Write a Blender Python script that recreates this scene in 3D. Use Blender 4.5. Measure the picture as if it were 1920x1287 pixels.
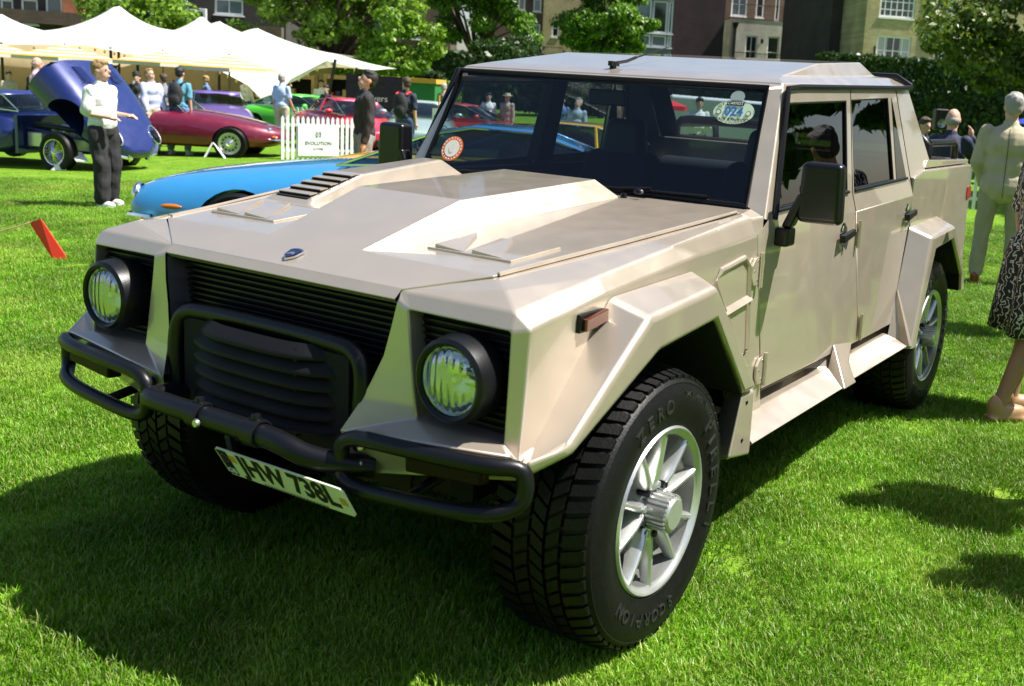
import bpy, bmesh, math, random
import numpy as np
from mathutils import Vector, Matrix, Quaternion
R=math.radians
random.seed(7); RNG=np.random.default_rng(11)
scn=bpy.context.scene
for o in list(bpy.data.objects): bpy.data.objects.remove(o)
COL=scn.collection

# ---------------------------------------------------------------- camera
CAMP=Vector((2.3052,-2.5472,1.6438))
cf=Vector((-.48363,.85834,-.17133)); cr=Vector((.86417,.49933,.06223)); cu=Vector((-.13897,.11796,.98325))
cd=bpy.data.cameras.new('camera'); cam=bpy.data.objects.new('camera',cd); COL.objects.link(cam)
cam.matrix_world=Matrix(((cr.x,cu.x,-cf.x,CAMP.x),(cr.y,cu.y,-cf.y,CAMP.y),(cr.z,cu.z,-cf.z,CAMP.z),(0,0,0,1)))
cd.sensor_width=36; cd.lens=35.952; cd.shift_x=-.13229; cd.shift_y=-.07195; cd.clip_start=.05; cd.clip_end=3000
cd.dof.use_dof=True; cd.dof.focus_distance=4.2; cd.dof.aperture_fstop=5.0
scn.camera=cam
# ---------------------------------------------------------------- world, sun
SUN=Vector((.46,.248,.853)).normalized()
w=bpy.data.worlds.new('World'); scn.world=w; w.use_nodes=True
nt=w.node_tree; nt.nodes.clear()
sky=nt.nodes.new('ShaderNodeTexSky'); sky.sky_type='NISHITA'; sky.sun_disc=False
sky.sun_elevation=math.asin(SUN.z); sky.sun_rotation=math.atan2(SUN.x,SUN.y); sky.air_density=1.0; sky.dust_density=1.6; sky.ozone_density=1.0
bg=nt.nodes.new('ShaderNodeBackground'); bg.inputs[1].default_value=.072
wo=nt.nodes.new('ShaderNodeOutputWorld'); nt.links.new(sky.outputs[0],bg.inputs[0]); nt.links.new(bg.outputs[0],wo.inputs[0])
sd=bpy.data.lights.new('sun','SUN'); sd.energy=5.0; sd.angle=R(.53); sd.color=(1,.955,.88)
so=bpy.data.objects.new('sun',sd); COL.objects.link(so); so.rotation_euler=SUN.to_track_quat('Z','Y').to_euler(); so.location=(0,0,30)
vs=scn.view_settings; vs.view_transform='Standard'; vs.look='None'; vs.exposure=1.12; vs.gamma=1; vs.use_curve_mapping=False
scn.cycles.max_bounces=10; scn.cycles.transparent_max_bounces=16; scn.cycles.sample_clamp_indirect=6

# ---------------------------------------------------------------- materials
MATS={}
def inp(b,*names):
    for n in names:
        if n in b.inputs: return b.inputs[n]
def mat(name,col,rough=.5,metal=0,coat=0,spec=.5,noise=0,nscale=20,bump=0,bscale=60,col2=None,trans=0,sheen=0,aniso=0):
    if name in MATS: return MATS[name]
    m=bpy.data.materials.new(name); m.use_nodes=True; n=m.node_tree.nodes; l=m.node_tree.links
    b=n['Principled BSDF']; b.inputs['Base Color'].default_value=(*col,1); b.inputs['Roughness'].default_value=rough; b.inputs['Metallic'].default_value=metal
    b.inputs['Coat Weight'].default_value=coat; b.inputs['Coat Roughness'].default_value=.04; b.inputs['Specular IOR Level'].default_value=spec
    if trans: b.inputs['Transmission Weight'].default_value=trans
    tc=n.new('ShaderNodeTexCoord')
    if noise or col2:
        t=n.new('ShaderNodeTexNoise'); t.inputs['Scale'].default_value=nscale; t.inputs['Detail'].default_value=5; l.new(tc.outputs['Object'],t.inputs['Vector'])
        mx=n.new('ShaderNodeMix'); mx.data_type='RGBA'
        c2=col2 if col2 else tuple(c*(1-noise) for c in col); c1=col if col2 else tuple(min(1,c*(1+noise)) for c in col)
        mx.inputs[6].default_value=(*c1,1); mx.inputs[7].default_value=(*c2,1)
        mr=n.new('ShaderNodeMapRange'); mr.inputs[1].default_value=.3; mr.inputs[2].default_value=.7; l.new(t.outputs[0],mr.inputs[0]); l.new(mr.outputs[0],mx.inputs[0]); l.new(mx.outputs[2],b.inputs['Base Color'])
    if bump:
        t=n.new('ShaderNodeTexNoise'); t.inputs['Scale'].default_value=bscale; t.inputs['Detail'].default_value=4; l.new(tc.outputs['Object'],t.inputs['Vector'])
        bp=n.new('ShaderNodeBump'); bp.inputs['Strength'].default_value=bump; bp.inputs['Distance'].default_value=.02; l.new(t.outputs[0],bp.inputs['Height']); l.new(bp.outputs[0],b.inputs['Normal'])
    MATS[name]=m; return m
def glass(name,tint,refl=.9,ior=1.5):
    m=bpy.data.materials.new(name); m.use_nodes=True; n=m.node_tree.nodes; l=m.node_tree.links; n.clear()
    tr=n.new('ShaderNodeBsdfTransparent'); tr.inputs[0].default_value=(*tint,1)
    gl=n.new('ShaderNodeBsdfGlossy'); gl.inputs[0].default_value=(refl,refl,refl,1); gl.inputs[1].default_value=.01
    fr=n.new('ShaderNodeFresnel'); ge=n.new('ShaderNodeNewGeometry'); ir=n.new('ShaderNodeMapRange'); ir.inputs[3].default_value=ior; ir.inputs[4].default_value=1/ior; l.new(ge.outputs['Backfacing'],ir.inputs[0]); l.new(ir.outputs[0],fr.inputs[0])
    mx=n.new('ShaderNodeMixShader'); o=n.new('ShaderNodeOutputMaterial')
    l.new(fr.outputs[0],mx.inputs[0]); l.new(tr.outputs[0],mx.inputs[1]); l.new(gl.outputs[0],mx.inputs[2]); l.new(mx.outputs[0],o.inputs[0])
    MATS[name]=m; return m
def emitless(name,c): return mat(name,c,.6)

# ---------------------------------------------------------------- mesh builder
class MB:
    def __init__(s): s.v=[]; s.f=[]
    def add(s,vs,fs):
        o=len(s.v); s.v+=[tuple(map(float,p)) for p in vs]; s.f+=[tuple(i+o for i in f) for f in fs]; return s
    def quad(s,*p): return s.add(p,[tuple(range(len(p)))])
    def box(s,a,b,M=None):
        x0,y0,z0=a; x1,y1,z1=b
        v=[(x0,y0,z0),(x1,y0,z0),(x1,y1,z0),(x0,y1,z0),(x0,y0,z1),(x1,y0,z1),(x1,y1,z1),(x0,y1,z1)]
        if M is not None: v=[tuple(M@Vector(p)) for p in v]
        return s.add(v,[(0,3,2,1),(4,5,6,7),(0,1,5,4),(1,2,6,5),(2,3,7,6),(3,0,4,7)])
    def hexa(s,bot,top):
        n=len(bot); return s.add(list(bot)+list(top),[tuple(range(n-1,-1,-1)),tuple(range(n,2*n))]+[(i,(i+1)%n,n+(i+1)%n,n+i) for i in range(n)])
    def prism(s,poly,ax,a,b):
        def P(u,v,w): return {'x':(w,u,v),'y':(u,w,v),'z':(u,v,w)}[ax]
        return s.hexa([P(u,v,a) for u,v in poly],[P(u,v,b) for u,v in poly])
    def tube(s,pts,r,n=10,closed=False,caps=True):
        pts=[Vector(p) for p in pts]; N=len(pts); rr=r if isinstance(r,(list,tuple)) else [r]*N
        up=None; rings=[]
        for i in range(N):
            if closed: t=(pts[(i+1)%N]-pts[i-1]).normalized()
            else: t=(pts[min(i+1,N-1)]-pts[max(i-1,0)]).normalized()
            if up is None:
                up=Vector((0,0,1)) if abs(t.z)<.9 else Vector((1,0,0))
            a=(up-t*up.dot(t)); 
            if a.length<1e-6: a=t.orthogonal()
            a.normalize(); up=a; b=t.cross(a)
            rings.append([pts[i]+(a*math.cos(2*math.pi*k/n)+b*math.sin(2*math.pi*k/n))*rr[i] for k in range(n)])
        o=len(s.v); 
        for rg in rings: s.v+=[tuple(p) for p in rg]
        m=N if closed else N-1
        for i in range(m):
            j=(i+1)%N
            for k in range(n): s.f.append((o+i*n+k,o+j*n+k,o+j*n+(k+1)%n,o+i*n+(k+1)%n))
        if caps and not closed:
            s.f.append(tuple(o+k for k in range(n))); s.f.append(tuple(o+(N-1)*n+k for k in range(n-1,-1,-1)))
        return s
    def lathe(s,prof,org=(0,0,0),ax=(1,0,0),n=32,closed=False):
        ax=Vector(ax).normalized(); a=ax.orthogonal().normalized(); b=ax.cross(a); org=Vector(org); o=len(s.v)
        for r,h in prof:
            for k in range(n):
                t=2*math.pi*k/n; s.v.append(tuple(org+ax*h+(a*math.cos(t)+b*math.sin(t))*r))
        P=len(prof)
        for i in range(P if closed else P-1):
            j=(i+1)%P
            for k in range(n): s.f.append((o+i*n+k,o+i*n+(k+1)%n,o+j*n+(k+1)%n,o+j*n+k))
        return s
    def ell(s,c,r,n=12,m=8,M=None):
        o=len(s.v); c=Vector(c)
        for i in range(m+1):
            p=math.pi*i/m
            for k in range(n):
                t=2*math.pi*k/n; d=Vector((r[0]*math.sin(p)*math.cos(t),r[1]*math.sin(p)*math.sin(t),r[2]*math.cos(p)))
                if M is not None: d=M@d
                s.v.append(tuple(c+d))
        for i in range(m):
            for k in range(n): s.f.append((o+i*n+k,o+(i+1)*n+k,o+(i+1)*n+(k+1)%n,o+i*n+(k+1)%n))
        return s
    def grid(s,rows,closeu=False):
        o=len(s.v); n=len(rows[0])
        for r in rows: s.v+=[tuple(map(float,p)) for p in r]
        for i in range(len(rows)-1):
            for k in range(n if closeu else n-1): s.f.append((o+i*n+k,o+i*n+(k+1)%n,o+(i+1)*n+(k+1)%n,o+(i+1)*n+k))
        return s
    def xf(s,M):
        s.v=[tuple(M@Vector(p)) for p in s.v]; return s
    def mir(s):
        t=MB(); t.v=[(-x,y,z) for x,y,z in s.v]; t.f=[tuple(reversed(f)) for f in s.f]; return t
    def both(s):
        t=s.mir(); return MB().add(s.v,s.f).add(t.v,t.f)
    def build(s,name,m,parent=None,bevel=0,seg=2,smooth=40,weld=0,sub=0,kind=None,solid=0,recalc=False,blim=20):
        me=bpy.data.meshes.new(name); me.from_pydata(s.v,[],s.f)
        if weld or recalc:
            bm=bmesh.new(); bm.from_mesh(me)
            if weld: bmesh.ops.remove_doubles(bm,verts=bm.verts,dist=weld)
            if recalc: bmesh.ops.recalc_face_normals(bm,faces=bm.faces)
            bm.to_mesh(me); bm.free()
        me.update()
        if smooth:
            me.shade_smooth()
            if smooth<180 and not bevel and not sub: me.set_sharp_from_angle(angle=R(smooth))
        o=bpy.data.objects.new(name,me); COL.objects.link(o)
        me.materials.append(MATS[m] if isinstance(m,str) else m)
        if parent: o.parent=parent
        if solid:
            d=o.modifiers.new('thickness','SOLIDIFY'); d.thickness=abs(solid); d.offset=-1 if solid>0 else 1
        if bevel:
            d=o.modifiers.new('bevel','BEVEL'); d.width=bevel; d.segments=seg; d.limit_method='ANGLE'; d.angle_limit=R(blim); d.harden_normals=True; d.use_clamp_overlap=True
        if sub:
            d=o.modifiers.new('sub','SUBSURF'); d.levels=sub; d.render_levels=sub
        if kind: o['kind']=kind
        return o
def thing(name,label,cat,loc=(0,0,0),rz=0,group=None):
    o=bpy.data.objects.new(name,None); COL.objects.link(o); o.location=loc; o.rotation_euler=(0,0,rz); o.empty_display_size=.2
    return tag(o,label,cat,group)
def tag(o,label,cat,group=None):
    o['label']=label; o['category']=cat
    if group: o['group']=group
    return o
def structure(o): o['kind']='structure'; return o
def dup(o,parent,loc=None):
    c=o.copy(); COL.objects.link(c); c.parent=parent
    if loc is not None: c.location=loc
    return c
_tc={}
def textmb(s,size,depth=.002,align='CENTER',bold=0):
    k=(s,size,depth,align,bold)
    if k not in _tc:
        c=bpy.data.curves.new('t','FONT'); c.body=s; c.size=size; c.extrude=depth/2; c.align_x=align; c.align_y='CENTER'; c.resolution_u=3; c.offset=bold
        o=bpy.data.objects.new('t',c); COL.objects.link(o); dg=bpy.context.evaluated_depsgraph_get(); dg.update()
        me=bpy.data.meshes.new_from_object(o.evaluated_get(dg)); bpy.data.objects.remove(o); bpy.data.curves.remove(c)
        _tc[k]=([tuple(v.co) for v in me.vertices],[tuple(p.vertices) for p in me.polygons]); bpy.data.meshes.remove(me)
    v,f=_tc[k]; return MB().add(v,f)
def frame(o,x,y):   # matrix: local x->x, local y->y, z->x cross y
    x=Vector(x).normalized(); y=Vector(y); y=(y-x*y.dot(x)).normalized(); z=x.cross(y); o=Vector(o)
    return Matrix(((x.x,y.x,z.x,o.x),(x.y,y.y,z.y,o.y),(x.z,y.z,z.z,o.z),(0,0,0,1)))
# ================================================================ materials for the vehicles
def paintmat(name,col,metal=.45,rough=.34,flake=True):
    m=mat(name,col,rough,metal,1.0); n=m.node_tree.nodes; l=m.node_tree.links; b=n['Principled BSDF']
    b.inputs['Coat Roughness'].default_value=.03; b.inputs['Coat IOR'].default_value=1.5
    tc=n.new('ShaderNodeTexCoord'); t=n.new('ShaderNodeTexNoise'); t.inputs['Scale'].default_value=3.2; t.inputs['Detail'].default_value=3; l.new(tc.outputs['Object'],t.inputs['Vector'])
    bp=n.new('ShaderNodeBump'); bp.inputs['Strength'].default_value=.06; bp.inputs['Distance'].default_value=.006; l.new(t.outputs[0],bp.inputs['Height']); l.new(bp.outputs[0],b.inputs['Coat Normal']); 
    d=n.new('ShaderNodeTexNoise'); d.inputs['Scale'].default_value=9; d.inputs['Detail'].default_value=6; l.new(tc.outputs['Object'],d.inputs['Vector'])
    mr=n.new('ShaderNodeMapRange'); mr.inputs[1].default_value=.35; mr.inputs[2].default_value=.75; mr.inputs[3].default_value=rough-.03; mr.inputs[4].default_value=rough+.1; l.new(d.outputs[0],mr.inputs[0]); l.new(mr.outputs[0],b.inputs['Roughness'])
    return m
paintmat('champagne',(.49,.42,.34),.55,.33)
mat('black_satin',(.004,.0045,.006),.36,0,0,.32,bump=.05,bscale=300)
mat('black_matt',(.003,.003,.004),.6,0,0,.25)
mat('plastic_black',(.005,.005,.006),.28,0,0,.4,bump=.08,bscale=400)
mat('rubber',(.004,.004,.0044),.5,0,0,.24,noise=.25,nscale=40,bump=.1,bscale=120)
mat('rubber_letter',(.016,.016,.017),.38)
mat('void',(.003,.003,.003),.9)
mat('alloy',(.60,.61,.60),.30,.75,.4,noise=.05,nscale=30)
mat('lamp_silver',(.86,.88,.90),.22,1); mat('alloy_shaded',(.22,.225,.22),.4,.7); mat('brake_iron',(.05,.05,.05),.5,.5); mat('chrome',(.85,.86,.87),.06,1)  # second alloy is the rim barrel, colour darkened for shade behind the spokes
mat('steel',(.55,.55,.55),.3,.9)
mat('amber',(.085,.016,.003),.12,0,.8)
mat('amber_bright',(.50,.13,.01),.2,0,.5); mat('amber_dark',(.016,.006,.004),.4,0,0,.12)
mat('red_lens',(.35,.01,.008),.12,0,1)
mat('white_plate',(.74,.72,.63),.35)
mat('cloth_dark',(.012,.014,.02),.8,bump=.2,bscale=200)
mat('leather_dark',(.02,.022,.03),.5)
mat('dash',(.02,.022,.028),.6,bump=.2,bscale=250)
mat('white_paper',(.78,.78,.76),.5)
mat('ink',(.01,.01,.012),.5)
mat('sticker_orange',(.75,.16,.02),.4)
mat('sticker_cream',(.78,.74,.66),.4)
mat('sticker_green',(.62,.74,.55),.4)
mat('sticker_blue',(.03,.16,.50),.4)
mat('navy',(.006,.012,.06),.25,0,.6)
mat('grille_red',(.12,.01,.008),.4)
glass('windscreen_glass',(.42,.50,.56),.95)
glass('side_glass',(.050,.056,.056),1.0,1.52)
glass('clear_glass',(.82,.88,.88),.95)
# headlight lens with fluted pattern
m=bpy.data.materials.new('fluted_lens'); m.use_nodes=True; n=m.node_tree.nodes; l=m.node_tree.links; n.clear(); MATS['fluted_lens']=m
tr=n.new('ShaderNodeBsdfTransparent'); tr.inputs[0].default_value=(.86,.9,.92,1); gl=n.new('ShaderNodeBsdfGlossy'); gl.inputs[1].default_value=.02; gl.inputs[0].default_value=(.95,.97,1,1)
tc=n.new('ShaderNodeTexCoord'); wv=n.new('ShaderNodeTexWave'); wv.bands_direction='X'; wv.inputs['Scale'].default_value=14; wv.inputs['Distortion'].default_value=1.2; l.new(tc.outputs['Object'],wv.inputs['Vector'])
bpn=n.new('ShaderNodeBump'); bpn.inputs['Strength'].default_value=.55; bpn.inputs['Distance'].default_value=.004; l.new(wv.outputs[0],bpn.inputs['Height']); l.new(bpn.outputs[0],gl.inputs['Normal'])
lw=n.new('ShaderNodeLayerWeight'); lw.inputs[0].default_value=.35; mr=n.new('ShaderNodeMapRange'); mr.inputs[3].default_value=.38; mr.inputs[4].default_value=.9; l.new(lw.outputs['Fresnel'],mr.inputs[0])
mx=n.new('ShaderNodeMixShader'); mo=n.new('ShaderNodeOutputMaterial'); l.new(mr.outputs[0],mx.inputs[0]); l.new(tr.outputs[0],mx.inputs[1]); l.new(gl.outputs[0],mx.inputs[2]); l.new(mx.outputs[0],mo.inputs[0])

# ================================================================ the off-road pickup
T=thing('off_road_pickup','large angular champagne beige off-road pickup with black bull bar parked on the lawn','pickup truck')
def sym(name,mb,m,parent=T,**k):
    a=mb.build(name,m,parent,**k); b=mb.mir().build(name,m,parent,**k); return a,b
def dz(y): return 1.1465+.0875*(y+.455)
# ---- hood
h=MB()
L=lambda p:(-p[0],p[1],p[2])
lip0=(.462,-.590,1.058); lip=(.466,-.607,1.072); k1=(.470,-.582,1.097); k2=(.668,-.457,1.1445); RR=(.832,.70,dz(.70)); hb=(.19,-.452,1.1475)
tF=(.22,-.06,1.272); tR=(.215,.715,1.303); bR=(.338,.70,dz(.70)); m1=(.335,.745,dz(.74)); 
h.quad(L(lip0),lip0,lip,L(lip)); h.quad(L(lip),lip,k1,L(k1))
h.add([L(k1),k1,k2,hb,L(hb),L(k2)],[(0,1,2,3,4,5)])
h.quad(L(hb),hb,tF,L(tF)); h.quad(L(tF),tF,tR,L(tR)); h.quad(hb,bR,tR,tF); h.quad(L(tF),L(tR),L(bR),L(hb))
h.quad(tR,bR,L(bR),L(tR))
h.quad(hb,k2,RR,bR); h.quad(L(bR),L(RR),L(k2),L(hb))
edge=lambda p,d:(p[0],p[1],p[2]-d)
for a,b in ((k1,k2),(k2,RR)):
    h.quad(b,a,edge(a,.03),edge(b,.03)); h.quad(L(a),L(b),L(edge(b,.03)),L(edge(a,.03)))
hood=h.build('hood','champagne',T,bevel=.016,seg=4,weld=.0005,blim=6)
hood['label']='beige hood with a broad raised centre bulge'
# raised rim along each hood edge
for s in (1,-1):
    MB().tube([(s*.672,-.44,1.147),(s*.75,.05,dz(.05)+.003),(s*.826,.68,dz(.68)+.003)],.006,8).build('edge_bead','champagne',hood)
# triangular vent panels
for s in (1,-1):
    v=MB(); z=lambda y:dz(y)+.002
    q=[(.322,-.327),(.624,-.327),(.640,-.112),(.312,-.112)]
    v.hexa([(s*x,y,z(y)-.004) for x,y in (q if s>0 else q[::-1])],[(s*x,y,z(y)+.004) for x,y in (q if s>0 else q[::-1])])
    pnl=v.build('vent_panel','champagne',hood,bevel=.002)
    for i in range(2):
        x0=.345+i*.135
        xa=x0 if s>0 else -(x0+.125); t=MB(); a=(xa,-.318,z(-.318)+.0045); b=(xa+.105,-.318,z(-.318)+.0045); c=(xa-.002,-.130,z(-.130)+.0045); d=(xa,-.318,z(-.318)+.014)
        c2=(c[0],c[1],c[2]+.010); t.add([a,b,c,d,c2],[(0,1,3),(1,4,3),(1,2,4),(0,3,4,2),(0,2,1)]); t.build('vent_scoop','champagne',pnl,recalc=True,smooth=0)
# louvred intake hump on the car's right
g=MB(); B=[(-.70,-.062,1.176),(-.455,-.066,1.176),(-.49,.80,dz(.80)-.004),(-.74,.80,dz(.80)-.004)]
lo0,lo1=(-.672,-.03,1.198),(-.478,-.034,1.198); hi0,hi1=(-.615,.185,1.279),(-.458,.195,1.279); re0,re1=(-.672,.735,1.311),(-.565,.745,1.311)
g.quad(B[0],B[1],lo1,lo0); g.quad(lo0,lo1,hi1,hi0); g.quad(hi0,hi1,re1,re0); g.quad(lo1,B[1],B[2],re1,hi1); g.quad(B[0],lo0,hi0,re0,B[3]); g.quad(re0,re1,B[2],B[3])
hump=g.build('intake_hump','champagne',hood,bevel=.014,seg=3,weld=.0005,blim=8)
for i in range(5):
    t0=.05+i*.19; t1=t0+.13
    P=lambda t,e:tuple(Vector(lo0).lerp(Vector(hi0),t).lerp(Vector(lo1).lerp(Vector(hi1),t),e))
    a,b,c,d=P(t0,.08),P(t0,.92),P(t1,.92),P(t1,.08); up=lambda p,k:(p[0],p[1]-.35*k,p[2]+.94*k)
    MB().hexa([up(a,.0085),up(b,.0085),up(c,.003),up(d,.003)],[up(a,.012),up(b,.012),up(c,.006),up(d,.006)]).build('louvre_slat','champagne',hump)
    MB().hexa([up(a,.001),up(b,.001),up(c,.0005),up(d,.0005)],[up(a,.008),up(b,.008),up(c,.0028),up(d,.0028)]).build('louvre_throat','void',hump)
    MB().hexa([up(P(t0-.055,.08),.0015),up(P(t0-.055,.92),.0015),up(b,.0015),up(a,.0015)],[up(P(t0-.055,.08),.003),up(P(t0-.055,.92),.003),up(b,.003),up(a,.003)]).build('louvre_gap','void',hump)
# bull badge
bx=MB(); sh=[(0,-.030),(.021,-.012),(.027,.018),(.020,.027),(0,.031),(-.020,.027),(-.027,.018),(-.021,-.012)]
Mb=frame((.004,-.535,1.1185),(1,0,0),(0,.93,.365))
bx.add([tuple(Mb@Vector((x,y,0))) for x,y in sh]+[tuple(Mb@Vector((x,y,.006))) for x,y in sh],[tuple(range(8,16))]+[(i,(i+1)%8,8+(i+1)%8,8+i) for i in range(8)])
bd=bx.build('badge','chrome',hood)
MB().add([tuple(Mb@Vector((x*.84,y*.84,.0075))) for x,y in sh],[tuple(range(8))]).build('badge_field','navy',bd)
bull=[(-.013,-.004),(-.006,.004),(.004,.006),(.011,.002),(.014,-.006),(.009,-.010),(.003,-.004),(-.004,-.008),(-.010,-.012)]
MB().add([tuple(Mb@Vector((x,y,.0085))) for x,y in bull],[tuple(range(9))]).build('badge_emblem','steel',bd)

# ---- front wings (left built, right mirrored)
wg=MB()
s0=(.477,-.583,1.092); s1=(.675,-.457,1.139); s2=(.840,.70,1.244); f1=(.755,-.517,1.127); f2=(.852,.715,1.234)
t1=(.832,-.577,1.094); t2=(.842,-.225,1.139); t3=(.850,.18,1.182); t4=(.862,.735,1.224)
u1=(.88,-.571,1.055); u2=(.88,-.243,1.096); u3=(.88,.30,1.145); u4=(.88,.744,1.168)
wg.quad(s1,s0,f1); wg.quad(s0,t1,f1); wg.quad(s2,s1,f1,f2)
wg.quad(f1,t1,t2); wg.quad(f2,f1,t2,t3); wg.quad(f2,t3,t4)
wg.quad(t1,u1,u2,t2); wg.quad(t2,u2,u3,t3); wg.quad(t3,u3,u4,t4)
# cowl corner back to the screen pillar
wg.quad(s2,f2,t4,(.866,.83,1.225),(.80,.86,1.245))
wg.quad(t4,u4,(.88,.80,1.170),(.866,.83,1.225))
# side with wheel opening
S=lambda y,z:(.88,y,z)
wg.add([S(-.571,1.055),S(-.60,.725),S(-.45,.75),S(-.17,1.0),S(.22,1.03),S(.56,.66),S(.62,.45),S(.925,.45),S(.744,1.168),S(.30,1.145),S(-.243,1.096)],[(0,1,2,3,10),(10,3,4,9),(9,4,5,8),(8,5,6,7)])
# front frame of the lamp recess
tl=(.518,-.614,1.053); tr_=(.836,-.600,1.047); br=(.838,-.613,.765); bl=(.561,-.618,.771)
k=s0
fang=[(.474,-.604,1.068),(.461,-.613,.993),(.444,-.619,.92),(.418,-.635,.85),(.402,-.650,.805),(.382,-.692,.72)]
wg.quad(k,tl,tr_,t1); wg.quad(k,fang[0],tl)
wg.quad(t1,tr_,u1); wg.quad(tr_,br,(.88,-.60,.725),u1)
recl=[tl,(.527,-.614,.99),(.537,-.616,.92),(.548,-.617,.85),(.555,-.618,.805),bl]
for i in range(5): wg.quad(fang[i],fang[i+1],recl[i+1],recl[i])
shi=(.500,-.690,.733); sho=(.90,-.66,.762); 
wg.quad(bl,fang[5],shi); wg.quad(bl,shi,sho,br); wg.quad(br,sho,(.88,-.60,.725))
wg.quad(fang[5],(.395,-.66,.600),shi); wg.quad(shi,(.395,-.66,.600),(.94,-.63,.700),sho)
# recess walls
bk=lambda p,y:(p[0],y,p[2])
for a,b in ((tl,tr_),(tr_,br),(br,bl)): wg.quad(a,bk(a,-.555),bk(b,-.555),b)
for i in range(5): wg.quad(recl[i],recl[i+1],bk(recl[i+1],-.555),bk(recl[i],-.555))
wings=sym('front_wing',wg,'champagne',bevel=.022,seg=4,weld=.0008,blim=7)
for s,wo_ in ((1,wings[0]),(-1,wings[1])):
    # black inner cheek of the fang
    c=MB()
    for i in range(5):
        a,b=fang[i],fang[i+1]; c.quad((s*(a[0]-.002),a[1]+.006,a[2]),(s*(b[0]-.002),b[1]+.006,b[2]),(s*(b[0]-.035),-.53,b[2]),(s*(a[0]-.03),-.53,a[2]))
    c.build('inner_cheek','black_satin',wo_)
    # headlight grille panel with fine slats
    p=MB().box((min(s*.515,s*.845),-.555,.755),(max(s*.515,s*.845),-.545,1.06)).build('lamp_panel','black_matt',T)
    sl=None
    for i in range(15):
        z=.785+i*.0185; x0=.556-(z-.771)*.135; 
        if sl is None: sl=MB().box((-.14,-.004,-.004),(.14,.012,.004)).build('panel_slat','black_satin',p,bevel=.002); o=sl
        else: o=dup(sl,p)
        o.location=(s*(x0+.838)/2,-.563,z); o.scale=((.83-x0)/.28,1,1)
    # headlight
    hl=MB().lathe([(.0,.075),(.045,.07),(.085,.045),(.1,.0),(.112,.0),(.114,-.05),(.108,-.085),(.098,-.093),(.090,-.088),(.088,-.075)],(s*.70,-.575,.909),(0,1,0),40).build('headlight','black_satin',T)
    MB().lathe([(.0,.045),(.05,.030),(.08,-.01),(.088,-.055)],(s*.70,-.60,.909),(0,1,0),32).build('reflector','lamp_silver',hl,recalc=True)
    MB().lathe([(.0,-.012),(.03,-.011),(.06,-.007),(.083,.002),(.088,.012)],(0,0,0),(0,1,0),32).build('lens','fluted_lens',hl,smooth=180).location=(s*.70,-.655,.909)
    MB().ell((s*.70,-.632,.909),(.016,.016,.016)).build('bulb_cover','chrome',hl)
    # amber side marker
    o=MB().box((s*.88-.012,-.375,1.012),(s*.88+.012,-.252,1.062)).build('side_marker','black_satin',T,bevel=.003)
    o.rotation_euler=(0,0,0)
    MB().hexa([(s*.891,-.362,1.016),(s*.891,-.256,1.030),(s*.891,-.256,1.064),(s*.891,-.362,1.050)] if s>0 else [(s*.891,-.256,1.030),(s*.891,-.362,1.016),(s*.891,-.362,1.050),(s*.891,-.256,1.064)],
              [(s*.905,-.362,1.016),(s*.905,-.256,1.030),(s*.905,-.256,1.064),(s*.905,-.362,1.050)] if s>0 else [(s*.905,-.256,1.030),(s*.905,-.362,1.016),(s*.905,-.362,1.050),(s*.905,-.256,1.064)]).build('marker_lens','amber',o,bevel=.003)
    # front turn signal under the shelf
    o=MB().hexa([(s*.61,-.665,.664),(s*.835,-.655,.674),(s*.835,-.652,.722),(s*.61,-.664,.722)],[(s*.61,-.712,.668),(s*.835,-.697,.682),(s*.835,-.697,.722),(s*.61,-.712,.720)]).build('turn_signal','amber_dark',T,bevel=.006,recalc=True)
    # side vent recess with one bar, framed
    fr=[(.430,1.040),(.47,1.075),(.655,1.098),(.70,1.065),(.735,.76),(.69,.735)]
    o=MB().tube([(s*.882,y,z) for y,z in fr],.011,8,closed=True).build('side_vent','champagne',T)
    MB().add([(s*.881,y,z) for y,z in fr],[tuple(range(6)) if s>0 else tuple(range(5,-1,-1))]).build('vent_plate','champagne',o)
    MB().hexa([(s*.882,.50,.925),(s*.882,.72,.950),(s*.882,.72,.935),(s*.882,.50,.905)],[(s*.902,.50,.918),(s*.902,.72,.943),(s*.882,.72,.965),(s*.882,.50,.940)]).build('vent_bar','champagne',o,bevel=.003,recalc=True)

# ---- flares
def flare(outer,inner_o,base,xo,xb,closed_front=None):
    fl=MB(); n=len(outer)
    for i in range(n-1):
        fl.quad((xb,*base[i]),(xo,*outer[i]),(xo,*outer[i+1]),(xb,*base[i+1]))
        fl.quad((xo,*outer[i]),(xo,*inner_o[i]),(xo,*inner_o[i+1]),(xo,*outer[i+1]))
        fl.quad((xo,*inner_o[i]),(xb-.10,inner_o[i][0],inner_o[i][1]),(xb-.10,inner_o[i+1][0],inner_o[i+1][1]),(xo,*inner_o[i+1]))
    return fl
fo=[(-.562,.786),(-.19,1.043),(.21,1.074),(.583,.67)]; fi=[(-.534,.751),(-.12,.936),(.232,.966),(.486,.672)]; fb=[(-.600,.715),(-.215,1.085),(.275,1.100),(.66,.66)]
fl=flare(fo,fi,fb,1.0,.882)
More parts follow.
